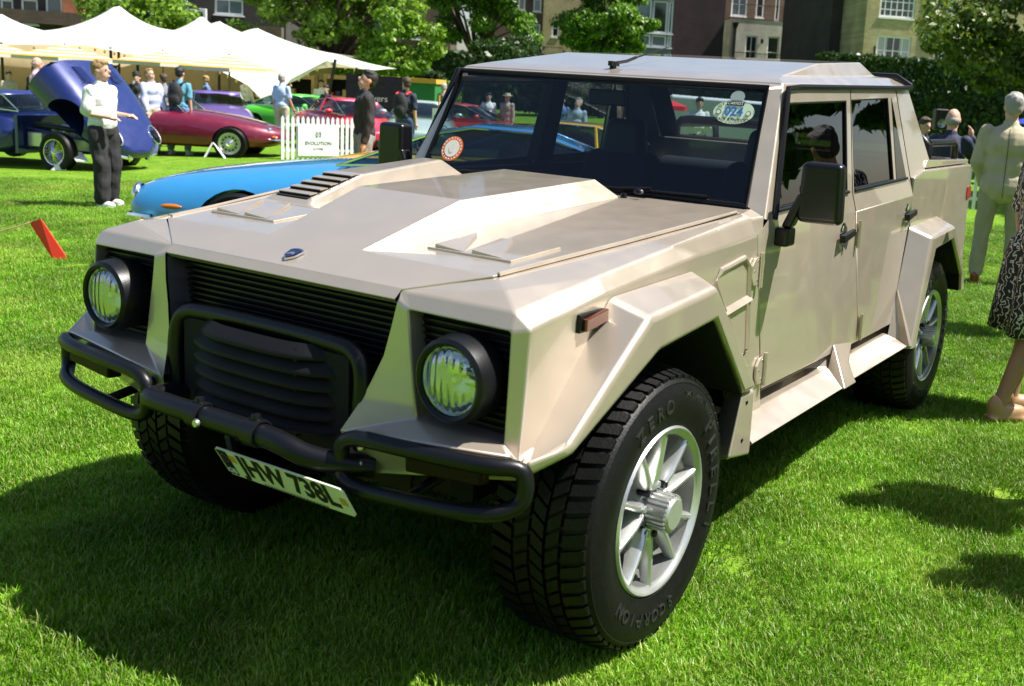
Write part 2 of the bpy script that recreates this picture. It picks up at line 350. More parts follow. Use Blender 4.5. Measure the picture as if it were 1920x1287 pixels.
# nose of the flare down to the front corner
fl.quad((.882,-.600,.715),(.93,-.655,.752),(1.0,-.562,.786)); fl.quad((.93,-.655,.752),(.93,-.640,.700),(1.0,-.534,.751),(1.0,-.562,.786)); fl.quad((.882,-.600,.715),(.88,-.60,.69),(.93,-.640,.700),(.93,-.655,.752))
fl.quad((.782,-.534,.751),(1.0,-.534,.751),(.93,-.640,.700),(.80,-.60,.69))
fl.quad((1.0,.583,.67),(1.0,.486,.672),(.88,.486,.672),(.882,.66,.66))
sym('wheel_flare',fl,'champagne',bevel=.020,seg=4,weld=.0008,blim=10)
ro=[(2.58,.43),(2.66,.66),(2.76,.99),(3.22,1.012),(3.60,.70),(3.64,.60)]; ri=[(2.66,.43),(2.72,.62),(2.86,.915),(3.23,.937),(3.53,.70),(3.56,.60)]; rb=[(2.50,.43),(2.60,.70),(2.72,1.035),(3.28,1.05),(3.70,.72),(3.74,.60)]
def liner(pts,cy,cz):
    m=MB(); q=[(y+(cy-y)*.012,z+(cz-z)*.012) for y,z in pts]
    for i in range(len(q)-1): m.quad((.985,*q[i]),(.56,*q[i]),(.56,*q[i+1]),(.985,*q[i+1]))
    return m
sym('arch_liner',liner(fi,0,.42),'void'); sym('arch_liner',liner(ri,3.0,.42),'void')
sym('wheel_flare',flare(ro,ri,rb,1.0,.882),'champagne',bevel=.018,seg=4,weld=.0008,blim=10)
# mud guards behind the front wheels
mg=MB().hexa([(.88,.60,.66),(.985,.49,.665),(.985,.42,.46),(.88,.47,.42)][::-1],[(.88,.72,.66),(.985,.60,.66),(.985,.60,.425),(.88,.66,.40)][::-1])
sym('mud_guard',mg,'champagne',bevel=.012,recalc=True)
for s in (1,-1):
    for y,z in ((.515,.63),(.50,.50)): MB().ell((s*.984,y+.02,z),(.006,.009,.009),8,6).build('bolt','black_satin',T)
# ---- sills with step recesses
def sill(y0,y1,yt0,yt1,rear=False):
    s_=MB()
    s_.quad((.872,yt0+.04,.504),(.985,y0,.458),(.985,y1,.446),(.872,yt1+.03,.496)); s_.quad((.985,y0,.458),(.85,y0,.40),(.85,y1,.40),(.985,y1,.446))
    s_.quad((.80,yt0+.04,.507),(.872,yt0+.04,.504),(.872,yt1+.03,.496),(.80,yt1+.03,.499)); s_.quad((.80,yt0,.562),(.80,yt0+.04,.507),(.80,yt1+.03,.499),(.80,yt1,.545)); s_.quad((.878,yt0,.570),(.80,yt0,.562),(.80,yt1,.545),(.878,yt1,.552))
    s_.quad((.872,yt1+.03,.496),(.985,y1,.446),(.90,yt1+.12,.51)); s_.quad((.80,yt1+.03,.499),(.872,yt1+.03,.496),(.90,yt1+.12,.51)); s_.quad((.80,yt1+.03,.499),(.90,yt1+.12,.51),(.883,yt1+.2,.575),(.80,yt1,.545))
    return s_
sl=sill(.62,1.55,.66,1.52); sym('side_step',sl,'champagne',bevel=.006,weld=.0008,recalc=True)
sl=sill(1.70,2.56,1.76,2.50); sym('side_step',sl,'champagne',bevel=.006,weld=.0008,recalc=True)
dv=MB().add([(.998,1.55,.448),(.998,1.70,.445),(.90,1.70,.42),(.90,1.55,.42),(.886,1.68,.60),(.886,1.93,.565),(.93,1.76,.52)],[(0,1,6,5,4),(0,4,3),(1,2,5,6),(0,3,2,1)]); sym('step_divider',dv,'champagne',bevel=.006,recalc=True)
dv=MB().add([(.998,2.54,.448),(.998,2.62,.43),(.90,2.62,.42),(.90,2.55,.42),(.886,2.60,.72),(.886,2.66,.72)],[(0,1,5,4),(0,4,3),(0,3,2,1)]); sym('step_divider',dv,'champagne',bevel=.006,recalc=True)
# ---- underbody, arches (dark)
MB().box((-.50,-.30,.42),(.50,3.9,.58)).box((-.78,.75,.40),(.78,2.5,.56)).build('underbody','void',T)
MB().box((-.60,-.52,.55),(.60,3.9,1.02)).box((-.86,.66,.55),(.86,2.5,1.0)).build('inner_structure','void',T)
[MB().tube([(-.7,y,.40),(.7,y,.40)],.06).build('axle','void',T) for y in (0,3)]

# ---- doors
def xl(z): return .86-(z-1.27)*.07/.43        # leaning window plane
def lerp2(a,b,t): return (a[0]+(b[0]-a[0])*t,a[1]+(b[1]-a[1])*t)
def door(lower,shoulder,belt,frame_,win,name):
    d=MB(); 
    # lower panel (y,z) 4 pts: front-bottom, rear-bottom, rear-top, front-top ; shoulder->belt slope
    d.add([(.882,*p) for p in lower],[tuple(range(len(lower)))])
    d.quad((.882,*shoulder[0]),(.882,*shoulder[1]),(xl(belt[1][1])+.004,*belt[1]),(xl(belt[0][1])+.004,*belt[0]))
    P=lambda p:(xl(p[1])+.004,*p)
    n=len(win)
    for i in range(n):
        d.quad(P(frame_[i]),P(frame_[(i+1)%n]),P(win[(i+1)%n]),P(win[i]))
        a,b=win[i],win[(i+1)%n]; d.quad(P(a),P(b),(xl(b[1])-.016,*b),(xl(a[1])-.016,*a))
    # return edges
    for i in range(len(lower)):
        a,b=lower[i],lower[(i+1)%len(lower)]
        if a in shoulder and b in shoulder: continue
        d.quad((.882,*b),(.882,*a),(.855,*a),(.855,*b))
    o=sym(name,d,'champagne',bevel=.005,seg=2,weld=.0008,blim=12)
    for s,oo in ((1,o[0]),(-1,o[1])):
        gm=MB().add([(s*(xl(z)-.008),y,z) for y,z in win],[tuple(range(n)) if s>0 else tuple(range(n-1,-1,-1))])
        gm.build('window_glass','side_glass' if s>0 else 'clear_side',oo,smooth=0)
        # black rubber round the glass
        e=MB()
        for i in range(n):
            a,b=win[i],win[(i+1)%n]; e.tube([(s*(xl(a[1])-.003),*a),(s*(xl(b[1])-.003),*b)],.006,6)
        e.build('window_seal','black_satin',oo)
    return o
glass('clear_side',(.72,.76,.78),.9)
fsh=((.752,1.168),(1.815,1.175)); fbl=((.905,1.236),(1.79,1.262))
fd=door([(.905,.572),(2.03,.55),(1.815,1.175),(.752,1.168)],fsh,fbl,[(.905,1.236),(1.79,1.262),(1.845,1.708),(1.118,1.680)],[(.935,1.246),(1.735,1.274),(1.790,1.655),(1.139,1.632)],'door')
rsh=((1.825,1.175),(2.72,1.200)); rbl=((1.80,1.262),(2.70,1.29))
rd=door([(2.04,.55),(2.56,.545),(2.68,1.0),(2.72,1.200),(1.825,1.175)],rsh,rbl,[(1.80,1.262),(2.70,1.290),(2.53,1.728),(1.855,1.708)],[(1.82,1.276),(2.424,1.288),(2.403,1.684),(1.855,1.662)],'door')
# quarter light in the rear door
for s,oo in ((1,rd[0]),(-1,rd[1])):
    qs=[(2.462,1.292),(2.628,1.296),(2.452,1.684)]
    MB().hexa([(s*(xl(z)+.001),y,z) for y,z in qs],[(s*(xl(z)+.0065),y,z) for y,z in qs]).build('quarter_light','side_glass' if s>0 else 'void',oo,recalc=True,smooth=0)
    # belt chrome-grey seal
    MB().tube([(s*(xl(1.24)+.008),.93,1.240),(s*(xl(1.272)+.008),1.735,1.268)],.008,6).build('belt_seal','black_satin',fd[0 if s>0 else 1])
    MB().tube([(s*(xl(1.28)+.008),1.82,1.270),(s*(xl(1.29)+.008),2.64,1.290)],.008,6).build('belt_seal','black_satin',oo)
# handles and hinges
hd=None
for di,y,z in ((0,1.675,1.085),(1,2.765-.12,1.105)):
    for si,s in ((0,1),(1,-1)):
        par=(fd,rd)[di][si]
        o=MB().lathe([(.0,.004),(.032,.0035),(.042,.001),(.046,-.002)],(s*.884,y,z+.01),(s,0,0),24).build('handle_cup','chrome',par)
        o.scale=(1,1,1)
        MB().hexa([(s*.893,y-.072,z-.026),(s*.893,y+.085,z-.008),(s*.893,y+.085,z+.024),(s*.893,y-.072,z+.008)],[(s*.918,y-.072,z-.024),(s*.912,y+.085,z-.004),(s*.912,y+.085,z+.024),(s*.918,y-.072,z+.008)]).build('handle','black_satin',par,bevel=.003,recalc=True)
        MB().lathe([(.0,.012),(.009,.012),(.010,.0)],(s*.884,y+.012,z-.055),(s,0,0),12).build('lock','chrome',par)
def hinge(y,z,par,s,full=True):
    o=MB().tube([(s*.897,y,z-.062),(s*.897,y,z+.062)],.009,10).build('hinge','champagne',par)
    if full:
        pl=[(y-.065,z-.02),(y-.045,z-.052),(y,z-.055),(y,z+.05),(y-.04,z+.045),(y-.065,z+.02)]
        MB().prism(pl,'x',s*.884-.002,s*.884+.008 if s>0 else s*.884-.010).build('hinge_plate','champagne',o,recalc=True,bevel=.002)
    MB().prism([(y,z-.045),(y+.045,z-.03),(y+.045,z+.035),(y,z+.045)],'x',s*.884-.002,s*.884+.005 if s>0 else s*.884-.007).build('hinge_plate','champagne',o,recalc=True)
    for dy,dz_ in ((.03,.0),(.025,.032),(.025,-.026),(-.045,.0),(-.02,.034),(-.02,-.036))[:6 if full else 3]:
        MB().ell((s*.891,y+dy,z+dz_),(.004,.006,.006),8,5).build('hinge_bolt','chrome',o)
for si,s in ((0,1),(1,-1)):
    hinge(.775,1.043,fd[si],s); hinge(.885,.657,fd[si],s,True); hinge(1.853,1.075,rd[si],s,False); hinge(2.01,.625,rd[si],s,False)
# ---- cabin shell: pillars, roof
c=MB(); 
wt=(.742,1.066,1.684); wb=(.782,.868,1.252)
ao_t=(.782,1.118,1.690); ao_b=(.868,.845,1.215)
c.quad(wb,ao_b,ao_t,wt)                                   # A pillar face
c.quad(ao_b,(.868,.92,1.215),(.790,1.135,1.690),ao_t)
c.quad(L(wt),wt,ao_t,(.776,1.117,1.706),L((.776,1.117,1.706)),L(ao_t))
E0=(.776,1.117,1.706);E1=(.778,2.770,1.750);I0=(.715,1.215,1.730);I1=(.70,2.72,1.788);P0=(.665,1.762,1.810);P1=(.62,2.46,1.850);B1=(.655,2.60,1.790)
c.quad(L(E0),E0,I0,L(I0)); c.quad(L(I0),I0,P0,L(P0)); c.quad(L(P0),P0,P1,L(P1)); c.quad(L(P1),P1,B1,L(B1))
for f in (lambda p:p,L):
    q=[E0,E1,I1,I0]; q2=[I0,I1,B1]; q3=[I0,B1,P1,P0]; q4=[ao_t,(.786,2.776,1.735),E1,E0]
    for qq in (q,q2,q3,q4): c.quad(*[f(p) for p in (qq if f is not L else qq[::-1])])
    if f is L: c.quad(*[L(p) for p in (wt,ao_t,ao_b,wb)]); c.quad(*[L(p) for p in (ao_t,(.790,1.135,1.690),(.868,.92,1.215),ao_b)])
c.quad(L(B1),B1,I1,L(I1)); c.quad(L(I1),I1,E1,L(E1))
# C pillar and rear wall frame
for f,rv in ((lambda p:p,0),(L,1)):
    cp=[(xl(1.725)+.003,2.545,1.728),(xl(1.29)+.003,2.715,1.292),(.866,2.90,1.30),(.846,3.11,1.372),(.786,2.776,1.735)]
    c.quad(*[f(p) for p in (cp[::-1] if rv else cp)])
    rw=[(.786,2.776,1.735),(.846,3.11,1.372),(.70,3.09,1.395),(.66,2.80,1.705)]
    c.quad(*[f(p) for p in (rw[::-1] if rv else rw)])
c.quad((.66,2.80,1.705),L((.66,2.80,1.705)),L((.786,2.776,1.735)),(.786,2.776,1.735))
c.quad((.846,3.11,1.372),L((.846,3.11,1.372)),L((.70,3.09,1.395)),(.70,3.09,1.395))
c.quad((.786,2.776,1.735),L((.786,2.776,1.735)),L(E1),E1)
cab=c.build('cabin_shell','champagne',T,bevel=.010,seg=3,weld=.0008,blim=5)
cab['label']='beige roof and pillars of the cabin'
# cowl below the screen
MB().add([(-.83,.70,dz(.70)-.022),(.83,.70,dz(.70)-.022),(.80,.872,1.244),(-.80,.872,1.244)],[(0,1,2,3)]).build('cowl','champagne',T)
# roof lining, B pillars (inside dark)
MB().add([(.74,1.10,1.675),(.76,2.74,1.715),(-.76,2.74,1.715),(-.74,1.10,1.675)],[(0,1,2,3)]).build('roof_lining','cloth_dark',T,solid=.012)
for s in (1,-1):
    MB().hexa([(s*.842,1.72,1.26),(s*.842,1.86,1.26),(s*.79,1.86,1.26),(s*.79,1.72,1.26)],[(s*.772,1.77,1.69),(s*.772,1.89,1.69),(s*.73,1.89,1.69),(s*.73,1.77,1.69)]).build('door_pillar','cloth_dark',T,recalc=True)
    MB().box((min(s*.76,s*.845),.96,.55),(max(s*.76,s*.845),2.72,1.245)).build('door_card','cloth_dark',T)
    # black drip moulding and pillar seal
    MB().tube([(s*(xl(1.22)+.012),.905,1.215),(s*(xl(1.685)+.012),1.112,1.690),(s*.799,1.25,1.697),(s*.795,2.6,1.738),(s*.796,2.79,1.748)],.011,8).build('drip_moulding','black_satin',T)
MB().tube([(-.79,2.80,1.752),(-.71,2.80,1.80),(.71,2.80,1.80),(.79,2.80,1.752)],.016,8).build('roof_rear_trim','black_satin',T)
ln_=MB()
for f,rv in ((lambda p:p,0),(L,1)):
    a=[(xl(1.725)-.02,2.55,1.71),(xl(1.29)-.02,2.72,1.29),(.83,3.06,1.37),(.765,2.76,1.71)]; ln_.quad(*[f(p) for p in a])
    a=[(.772,2.755,1.715),(.83,3.085,1.37),(.69,3.065,1.39),(.65,2.78,1.70)]; ln_.quad(*[f(p) for p in a])
ln_.build('cabin_lining','cloth_dark',T)
# windscreen
ws=MB().quad(L(wb),wb,wt,L(wt)); wso=ws.build('windscreen','windscreen_glass',T,smooth=0)
nrm=Vector((0,-.909,.417))
fr=MB(); ring=[L(wb),wb,wt,L(wt)]; off=lambda p,d:tuple(Vector(p)+nrm*d)
inn=[(-.766,.874,1.266),(.766,.874,1.266),(.728,1.060,1.671),(-.728,1.060,1.671)]
for i in range(4): fr.quad(off(ring[i],.004),off(ring[(i+1)%4],.004),off(inn[(i+1)%4],.004),off(inn[i],.004))
fr.build('screen_frit','black_matt',wso)
se=MB().tube([off(p,.004) for p in ring],.010,8,closed=True); se.build('screen_seal','black_satin',wso)
# rear window
MB().quad((.66,2.805,1.70),(-.66,2.805,1.70),(-.70,3.09,1.395),(.70,3.09,1.395)).build('rear_window','clear_side',T,smooth=0)
# ---- load bed
b=MB()
for s in (1,-1):
    pl=[(2.725,.60),(2.725,1.292),(2.88,1.322),(3.99,1.322),(4.02,1.0),(4.06,.62),(3.70,.62),(3.60,.72),(3.28,1.03),(2.76,1.02)]
    b.prism(pl,'x',s*.84,s*.882)
b.box((-.84,3.97,.60),(.84,4.01,1.32)); b.box((-.84,3.10,1.0),(.84,3.98,1.03)); b.box((-.84,2.95,.6),(.84,2.99,1.38))
b.build('load_bed','champagne',T,bevel=.010,recalc=True,blim=15)
MB().prism([(2.98,1.328),(3.995,1.328),(3.995,1.352),(3.02,1.372)],'x',-.86,.86).build('bed_cover','champagne',T,bevel=.008,recalc=True)
MB().tube([(.80,3.22,1.36),(.80,3.22,1.44),(.76,3.22,1.478),(.70,3.22,1.485),(-.70,3.22,1.485),(-.76,3.22,1.478),(-.80,3.22,1.44),(-.80,3.22,1.36)],.028,12).build('roll_bar','black_satin',T)
for s in (1,-1):
    MB().tube([(s*.80,3.22,1.455),(s*.81,3.75,1.455),(s*.81,3.80,1.44),(s*.81,3.82,1.36)],.022,10).build('side_rail','black_satin',T)
    MB().box((min(s*.878,s*.89),3.93,1.11),(max(s*.878,s*.89),4.03,1.185)).build('rear_marker','red_lens',T,bevel=.004)
# ---- grille
gr=MB().box((-.47,-.535,.52),(.47,-.525,1.06)).build('radiator_grille','black_matt',T)
s0_=None
for i in range(12):
    z=.845+i*.0175; o=MB().box((-.455,-.008,-.004),(.455,.008,.004)).build('grille_slat','black_satin',gr,bevel=.002) if s0_ is None else dup(s0_,gr); s0_=s0_ or o; o.location=(0,-.545-(1.06-z)*.05,z); o.scale=(1-(1.06-z)*.17,1,1)
# lower bowed louvres
for i in range(6):
    z=.668+i*.041; bow=MB(); rows=[]
    hw=.330 if i<5 else .29
    for kx in range(13):
        x=-hw+2*hw*kx/12; yb=-.70+.09*(x/hw)**4
        rows.append([(x,yb+.030,z+.040),(x,yb+.006,z+.014),(x,yb,z+.006),(x,yb+.002,z+.0),(x,yb+.045,z-.004)])
    bow.grid(rows); bow.build('bowed_louvre','black_matt',gr,smooth=60)
MB().box((-.34,-.64,.63),(.34,-.60,.90)).build('louvre_backing','void',gr)
for x in (-.16,.17): MB().box((x-.006,-.672,.65),(x+.006,-.65,.90)).build('louvre_post','black_matt',gr)
# ---- bull bar
def smoothpath(pts,it=2,closed=False):
    pts=[Vector(p) for p in pts]
    for _ in range(it):
        q=[]; N=len(pts)
        if not closed: q.append(pts[0])
        for i in range(N if closed else N-1):
            a,b2=pts[i],pts[(i+1)%N]; q+= [a.lerp(b2,.25),a.lerp(b2,.75)]
        if not closed: q.append(pts[-1])
        pts=q
    return pts
bb=MB().tube(smoothpath([(-.345,-.62,.66),(-.345,-.70,.672),(-.34,-.755,.680),(-.30,-.775,.682),(.18,-.775,.682),(.26,-.775,.672),(.32,-.76,.652),(.40,-.72,.64),(.46,-.66,.63)],2),.030,14).build('bumper_bar','black_satin',T)
for x in (-.09,.14):
    MB().lathe([(.033,-.024),(.039,-.022),(.039,.022),(.033,.024)],(x,-.775,.682),(1,0,0),20).build('bar_clamp','steel' if 0 else 'black_satin',bb)
    MB().lathe([(0,.014),(.012,.012),(.014,0)],(x,-.775,.720),(0,0,1),10).build('clamp_bolt','black_satin',bb)
MB().lathe([(0,.008),(.010,.008),(.013,0)],(-.06,-.807,.672),(0,-1,0),10).build('bar_bolt','steel',bb)
MB().tube(smoothpath([(-.372,-.64,.64),(-.385,-.638,.76),(-.380,-.634,.865),(-.355,-.628,.910),(-.28,-.624,.926),(.29,-.624,.926),(.36,-.628,.910),(.387,-.634,.865),(.385,-.638,.76),(.372,-.64,.64)],2),.0245,14).build('bumper_hoop','black_satin',T)
lp=MB().tube(smoothpath([(.412,-.722,.725),(.62,-.722,.733),(.86,-.70,.738),(.925,-.645,.736),(.935,-.64,.69),(.925,-.645,.635),(.86,-.70,.612),(.62,-.722,.598),(.412,-.722,.585),(.395,-.722,.655)],2,True),.0215,12,closed=True)
lo=sym('bumper_loop',lp,'black_satin')
for s,oo in ((1,lo[0]),(-1,lo[1])):
    [MB().tube(q,.015).build('loop_stay','black_satin',oo) for q in ([(s*.43,-.70,.69),(s*.44,-.60,.69)],[(s*.43,-.70,.63),(s*.44,-.60,.63)],[(s*.62,-.72,.598),(s*.62,-.58,.62)])]
    for z in (.69,.645): MB().ell((s*.445,-.70,z),(.011,.008,.011),10,6).build('loop_bolt','steel',oo)
# ---- number plate (hung under the bar on the car's left)
Mp=frame((.225,-.757,.562),(1,0,0),(0,-.50,.85))
pm=MB(); pw,ph,rc=.245,.054,.009
sh=[(-pw+rc,-ph),(pw-rc,-ph),(pw,-ph+rc),(pw,ph-rc),(pw-rc,ph),(-pw+rc,ph),(-pw,ph-rc),(-pw,-ph+rc)]
pm.add([tuple(Mp@Vector((x,y,-.002))) for x,y in sh]+[tuple(Mp@Vector((x,y,.002))) for x,y in sh],[tuple(range(8,16)),tuple(range(7,-1,-1))]+[(i,(i+1)%8,8+(i+1)%8,8+i) for i in range(8)])
plate=pm.build('number_plate','white_plate',T)
def onplate(mb,nm,m_): return mb.xf(Mp).build(nm,m_,plate,smooth=0)
onplate(textmb('JHW 738L',.108,.001,bold=.0034).xf(Matrix.Translation((.020,.004,.0032))@Matrix.Diagonal((.80,1,1,1))),'plate_characters','ink')
onplate(MB().add([(-.240,-.049,.0028),(-.200,-.049,.0028),(-.200,.049,.0028),(-.240,.049,.0028)],[(0,1,2,3)]),'plate_band','navy')
onplate(textmb('GB',.028,.001).xf(Matrix.Translation((-.220,-.033,.0035))),'plate_country','white_paper')
st=MB()
for i in range(12):
    a=2*math.pi*i/12; st.add([(-.220+.014*math.cos(a)+.002*math.cos(b_),.018+.014*math.sin(a)+.002*math.sin(b_),.0035) for b_ in (0,1.57,3.14,4.71)],[(0,1,2,3)])
onplate(st,'plate_stars','sticker_orange')
mat('plate_gold',(.55,.36,.05),.4)
for x,y in ((-.186,.022),(.226,.0)): onplate(MB().add([(x-.012,y-.014,.0028),(x+.012,y-.014,.0028),(x+.012,y+.014,.0028),(x-.012,y+.014,.0028)],[(0,1,2,3)]),'plate_seal','plate_gold')
[onplate(MB().add([(x,-.0505,.0032),(x+.009,-.0505,.0032),(x+.009,-.0465,.0032),(x,-.0465,.0032)],[(0,1,2,3)]),'plate_small_print','ink') for x in [-.10+.0125*i for i in range(20)]]
MB().lathe([(.045,-.012),(.057,0),(.045,.012),(.033,0)],(-.05,-.70,.565),(.55,.8,.2),20,closed=True).build('tow_ring','black_matt',T)
# ---- wheels
def arctext(s,rad,a0,size,step,org_x,s_,flip=False):
    mb=MB()
    for i,ch in enumerate(s):
        if ch==' ': continue
        a=a0-(i*step)*(1 if not flip else -1); 
        t=textmb(ch,size,.004,bold=.001)
        # local frame in wheel plane seen from outside (+x for left): right axis = +y... viewer sees y to the right when looking along -x
        rx=Vector((0,math.sin(a),-math.cos(a))) ; ry=Vector((0,math.cos(a),math.sin(a)))
        if flip: rx,ry=-rx,-ry
        M=Matrix(((0,0,1,org_x),(rx.y,ry.y,0,rad*math.cos(a)),(rx.z,ry.z,0,rad*math.sin(a)),(0,0,0,1)))
        t.xf(M); mb.add(t.v,t.f)
    return mb
def wheel_parts(root,name_par=None):
    # modelled for the left side: outer face at x=0, +x outward
    prof=[(.238,-.30),(.26,-.318),(.30,-.330),(.36,-.330),(.395,-.318),(.408,-.300),(.412,-.26),(.412,-.08),(.408,-.040),(.396,-.020),(.388,-.013),(.384,-.014),(.36,-.004),(.335,0),(.30,-.003),(.275,-.012),(.262,-.013),(.258,-.018),(.248,-.026)]
    ty=MB().lathe(prof,(0,0,0),(1,0,0),72)
    n=58
    for i in range(n):
        a=2*math.pi*i/n; w_=2*math.pi/n
        def blk(x0,x1,aa,da,r0=.404,r1=.426,sk=0.0,drop=0):
            pts=[]
            for r in (r0,r1):
                for x,o in ((x0,sk),(x1,-sk)):
                    for g_ in (-da,da):
                        t=aa+g_+o; rr=r-(drop if x==x1 and r==r1 else 0); pts.append((x,rr*math.cos(t),rr*math.sin(t)))
            ty.add(pts,[(0,1,3,2),(4,6,7,5),(0,4,5,1),(2,3,7,6),(0,2,6,4),(1,5,7,3)])
        blk(-.085,-.022,a,w_*.34,.394,.425,.02,.016); blk(-.315+.0,-.25,a+w_*.5,w_*.34,.39,.425,-.02)
        blk(-.135,-.095,a+w_*.25,w_*.38,.404,.426,.03); blk(-.185,-.145,a+w_*.7,w_*.40,.404,.427,-.03); blk(-.24,-.195,a+w_*.1,w_*.38,.404,.426,.03)
    ty=ty.build('tyre','rubber',root,smooth=35)
    arctext('PIRELLI',.318,R(38),.066,.185,.0,1).build('tyre_lettering','rubber_letter',ty,smooth=0)
    arctext('SCORPION',.318,R(282),.052,.150,.0,1).build('tyre_lettering','rubber_letter',ty,smooth=0)
    arctext('ZERO',.325,R(122),.060,.17,-.001,1).build('tyre_lettering','rubber_letter',ty,smooth=0)
    arctext('345/60 VR17 M+S',.352,R(76),.026,.062,-.003,1).build('tyre_size_marking','rubber_letter',ty,smooth=0,kind='stuff')
    rm=MB().lathe([(.252,-.03),(.256,-.016),(.250,-.010),(.243,-.012),(.238,-.022),(.230,-.026),(.226,-.045),(.215,-.15),(.190,-.19),(.0,-.195)],(0,0,0),(1,0,0),64)
    rim=rm.build('rim','alloy_shaded',root,smooth=50)
    MB().lathe([(.252,-.030),(.257,-.016),(.251,-.009),(.243,-.011),(.238,-.021),(.229,-.0255)],(0,0,0),(1,0,0),64).build('rim_flange','alloy',rim,smooth=60)
    sp0=None
    for i in range(10):
        a=2*math.pi*(i//2)/5+R(13+90)+(R(17) if i%2 else -R(17)); ac=2*math.pi*(i//2)/5+R(13+90)+(R(13) if i%2 else -R(13))
        def pt(r,ang,off,x): return (x,r*math.cos(ang)-off*math.sin(ang),r*math.sin(ang)+off*math.cos(ang))
        v=[]; secs=[(.06,ac,.016,-.040,-.10),(.12,ac*.6+a*.4,.0105,-.028,-.085),(.18,a*.8+ac*.2,.009,-.024,-.065),(.215,a,.010,-.022,-.055),(.236,a,.014,-.022,-.05)]
        m_=MB(); rows=[]
        for r,an,wd,xt,xb in secs: rows.append([pt(r,an,-wd*1.08,xb),pt(r,an,-wd,xt-.008),pt(r,an,-wd*.45,xt),pt(r,an,wd*.45,xt),pt(r,an,wd,xt-.008),pt(r,an,wd*1.08,xb)])
        m_.grid(rows).build('spoke','alloy',rim,smooth=35,recalc=False)
    hub=MB().lathe([(.0,.032),(.044,.032),(.050,.026),(.052,-.055),(.070,-.060),(.078,-.10)],(0,0,0),(1,0,0),32).build('hub_cap','alloy',root)
    tt=None
    for i in range(24):
        a=2*math.pi*i/24; o=MB().box((-.050,.050,-.0035),(.024,.0575,.0035)).build('hub_rib','alloy',hub) if tt is None else dup(tt,hub); tt=tt or o; o.rotation_euler=(a,0,0)
    nn=None
    for i in range(10):
        a=2*math.pi*(i+.5)/10; 
        o=MB().lathe([(0,.0),(.010,.0),(.012,-.004),(.012,-.045)],(0,0,0),(1,0,0),6).build('wheel_nut','black_satin' if i%2 else 'alloy',root,smooth=20); o.location=(-.028,.078*math.cos(a),.078*math.sin(a))
    MB().lathe([(.0,-.115),(.155,-.115),(.158,-.14)],(0,0,0),(1,0,0),32).build('brake_disc','brake_iron',root)
wl=bpy.data.objects.new('wheel',None); COL.objects.link(wl); wl.parent=T; wl.location=(.985,0,.419); wheel_parts(wl)
def copytree(o,parent):
    c=o.copy(); COL.objects.link(c); c.parent=parent
    for ch in list(o.children): copytree(ch,c)
    return c
for loc,rz,sp in (((.985,3,.419),0,1.1),((-.985,0,.419),math.pi,.4),((-.985,3,.419),math.pi,2.)):
    c_=copytree(wl,T); c_.location=loc; c_.rotation_euler=(0,0,rz)
for w_ in T.children:
    if w_.name.startswith('wheel') and w_.type=='EMPTY':
        pass
for x,y in ((.985,0),(.985,3)): pass
# ---- mirrors, aerial, wipers
def mirror(s):
    o=MB().box((min(s*.878,s*.935),.905,1.115),(max(s*.878,s*.935),.985,1.185)).build('door_mirror','plastic_black',T,bevel=.012,seg=3)
    MB().hexa([(s*.895,.915,1.185),(s*.935,.915,1.185),(s*.935,.975,1.185),(s*.895,.975,1.185)],[(s*.955,.915,1.32),(s*.99,.915,1.32),(s*.99,.975,1.32),(s*.955,.975,1.32)]).build('mirror_arm','plastic_black',o,bevel=.012,recalc=True)
    MB().hexa([(s*.952,.915,1.212),(s*1.118,.925,1.212),(s*1.118,.985,1.212),(s*.952,1.0,1.212)],[(s*.958,.915,1.432),(s*1.110,.925,1.432),(s*1.110,.985,1.432),(s*.958,1.0,1.432)]).build('mirror_shell','plastic_black',o,bevel=.022,seg=4,recalc=True)
    MB().quad((s*.975,1.003,1.245),(s*1.09,.989,1.245),(s*1.085,.989,1.41),(s*.98,1.003,1.41)).build('mirror_glass','chrome',o)
mirror(1); mirror(-1)
an=MB().lathe([(.0,.03),(.013,.028),(.016,.0)],(-.045,1.215,1.726),(0,0,1),14).box((-.055,1.19,1.74),(-.035,1.25,1.76)).build('aerial','black_satin',T)
MB().tube([(-.045,1.225,1.752),(-.03,1.30,1.765),(-.02,1.36,1.785)],.007,8).build('aerial_spring','black_satin',an)
MB().tube([(-.02,1.34,1.78),(.01,1.62,1.852)],[.004,.002],6).build('aerial_rod','black_satin',an)
for x0,x1 in ((-.55,-.05),(.15,.62)):
    o=MB().tube([(x0,.855,1.262),(x1,.862,1.272)],.006,6).tube([(x0+.10,.845,1.266),((x0+x1)/2,.85,1.278)],.007,6).build('wiper','black_satin',T)
MB().ell((.36,.80,1.268),(.022,.016,.012),10,6).build('washer_jet','black_satin',T); MB().lathe([(0,.02),(.012,.018),(.013,0)],(.348,.71,1.247),(0,0,1),10).build('rubber_stop','black_satin',T)
# ---- stickers on the screen (inside face)
def onscreen(u,v):  # point on screen: u along x, v height z
    t=(v-1.252)/(1.684-1.252); return Vector((u,.868+.198*t,v))
sx=Vector((1,0,0)); sy=Vector((0,.198,.432)).normalized()
def disc(c,rx,ry,nm,m_,dp,par,n=28):
    Mx=frame(c,sx,sy); return MB().add([tuple(Mx@Vector((rx*math.cos(2*math.pi*i/n),ry*math.sin(2*math.pi*i/n),dp))) for i in range(n)],[tuple(range(n))]).build(nm,m_,par,smooth=0)
def stext(c,s,size,nm,m_,dp,par,dx=0,dy=0,rot=0,bold=0):
    return textmb(s,size,.0004,bold=bold).xf(frame(c,sx,sy)@Matrix.Translation((dx,dy,dp))@Matrix.Rotation(rot,4,'Z')).build(nm,m_,par,smooth=0)
c1=onscreen(.628,1.585)
st1=disc(c1,.086,.050,'screen_sticker','sticker_green',.003,wso)
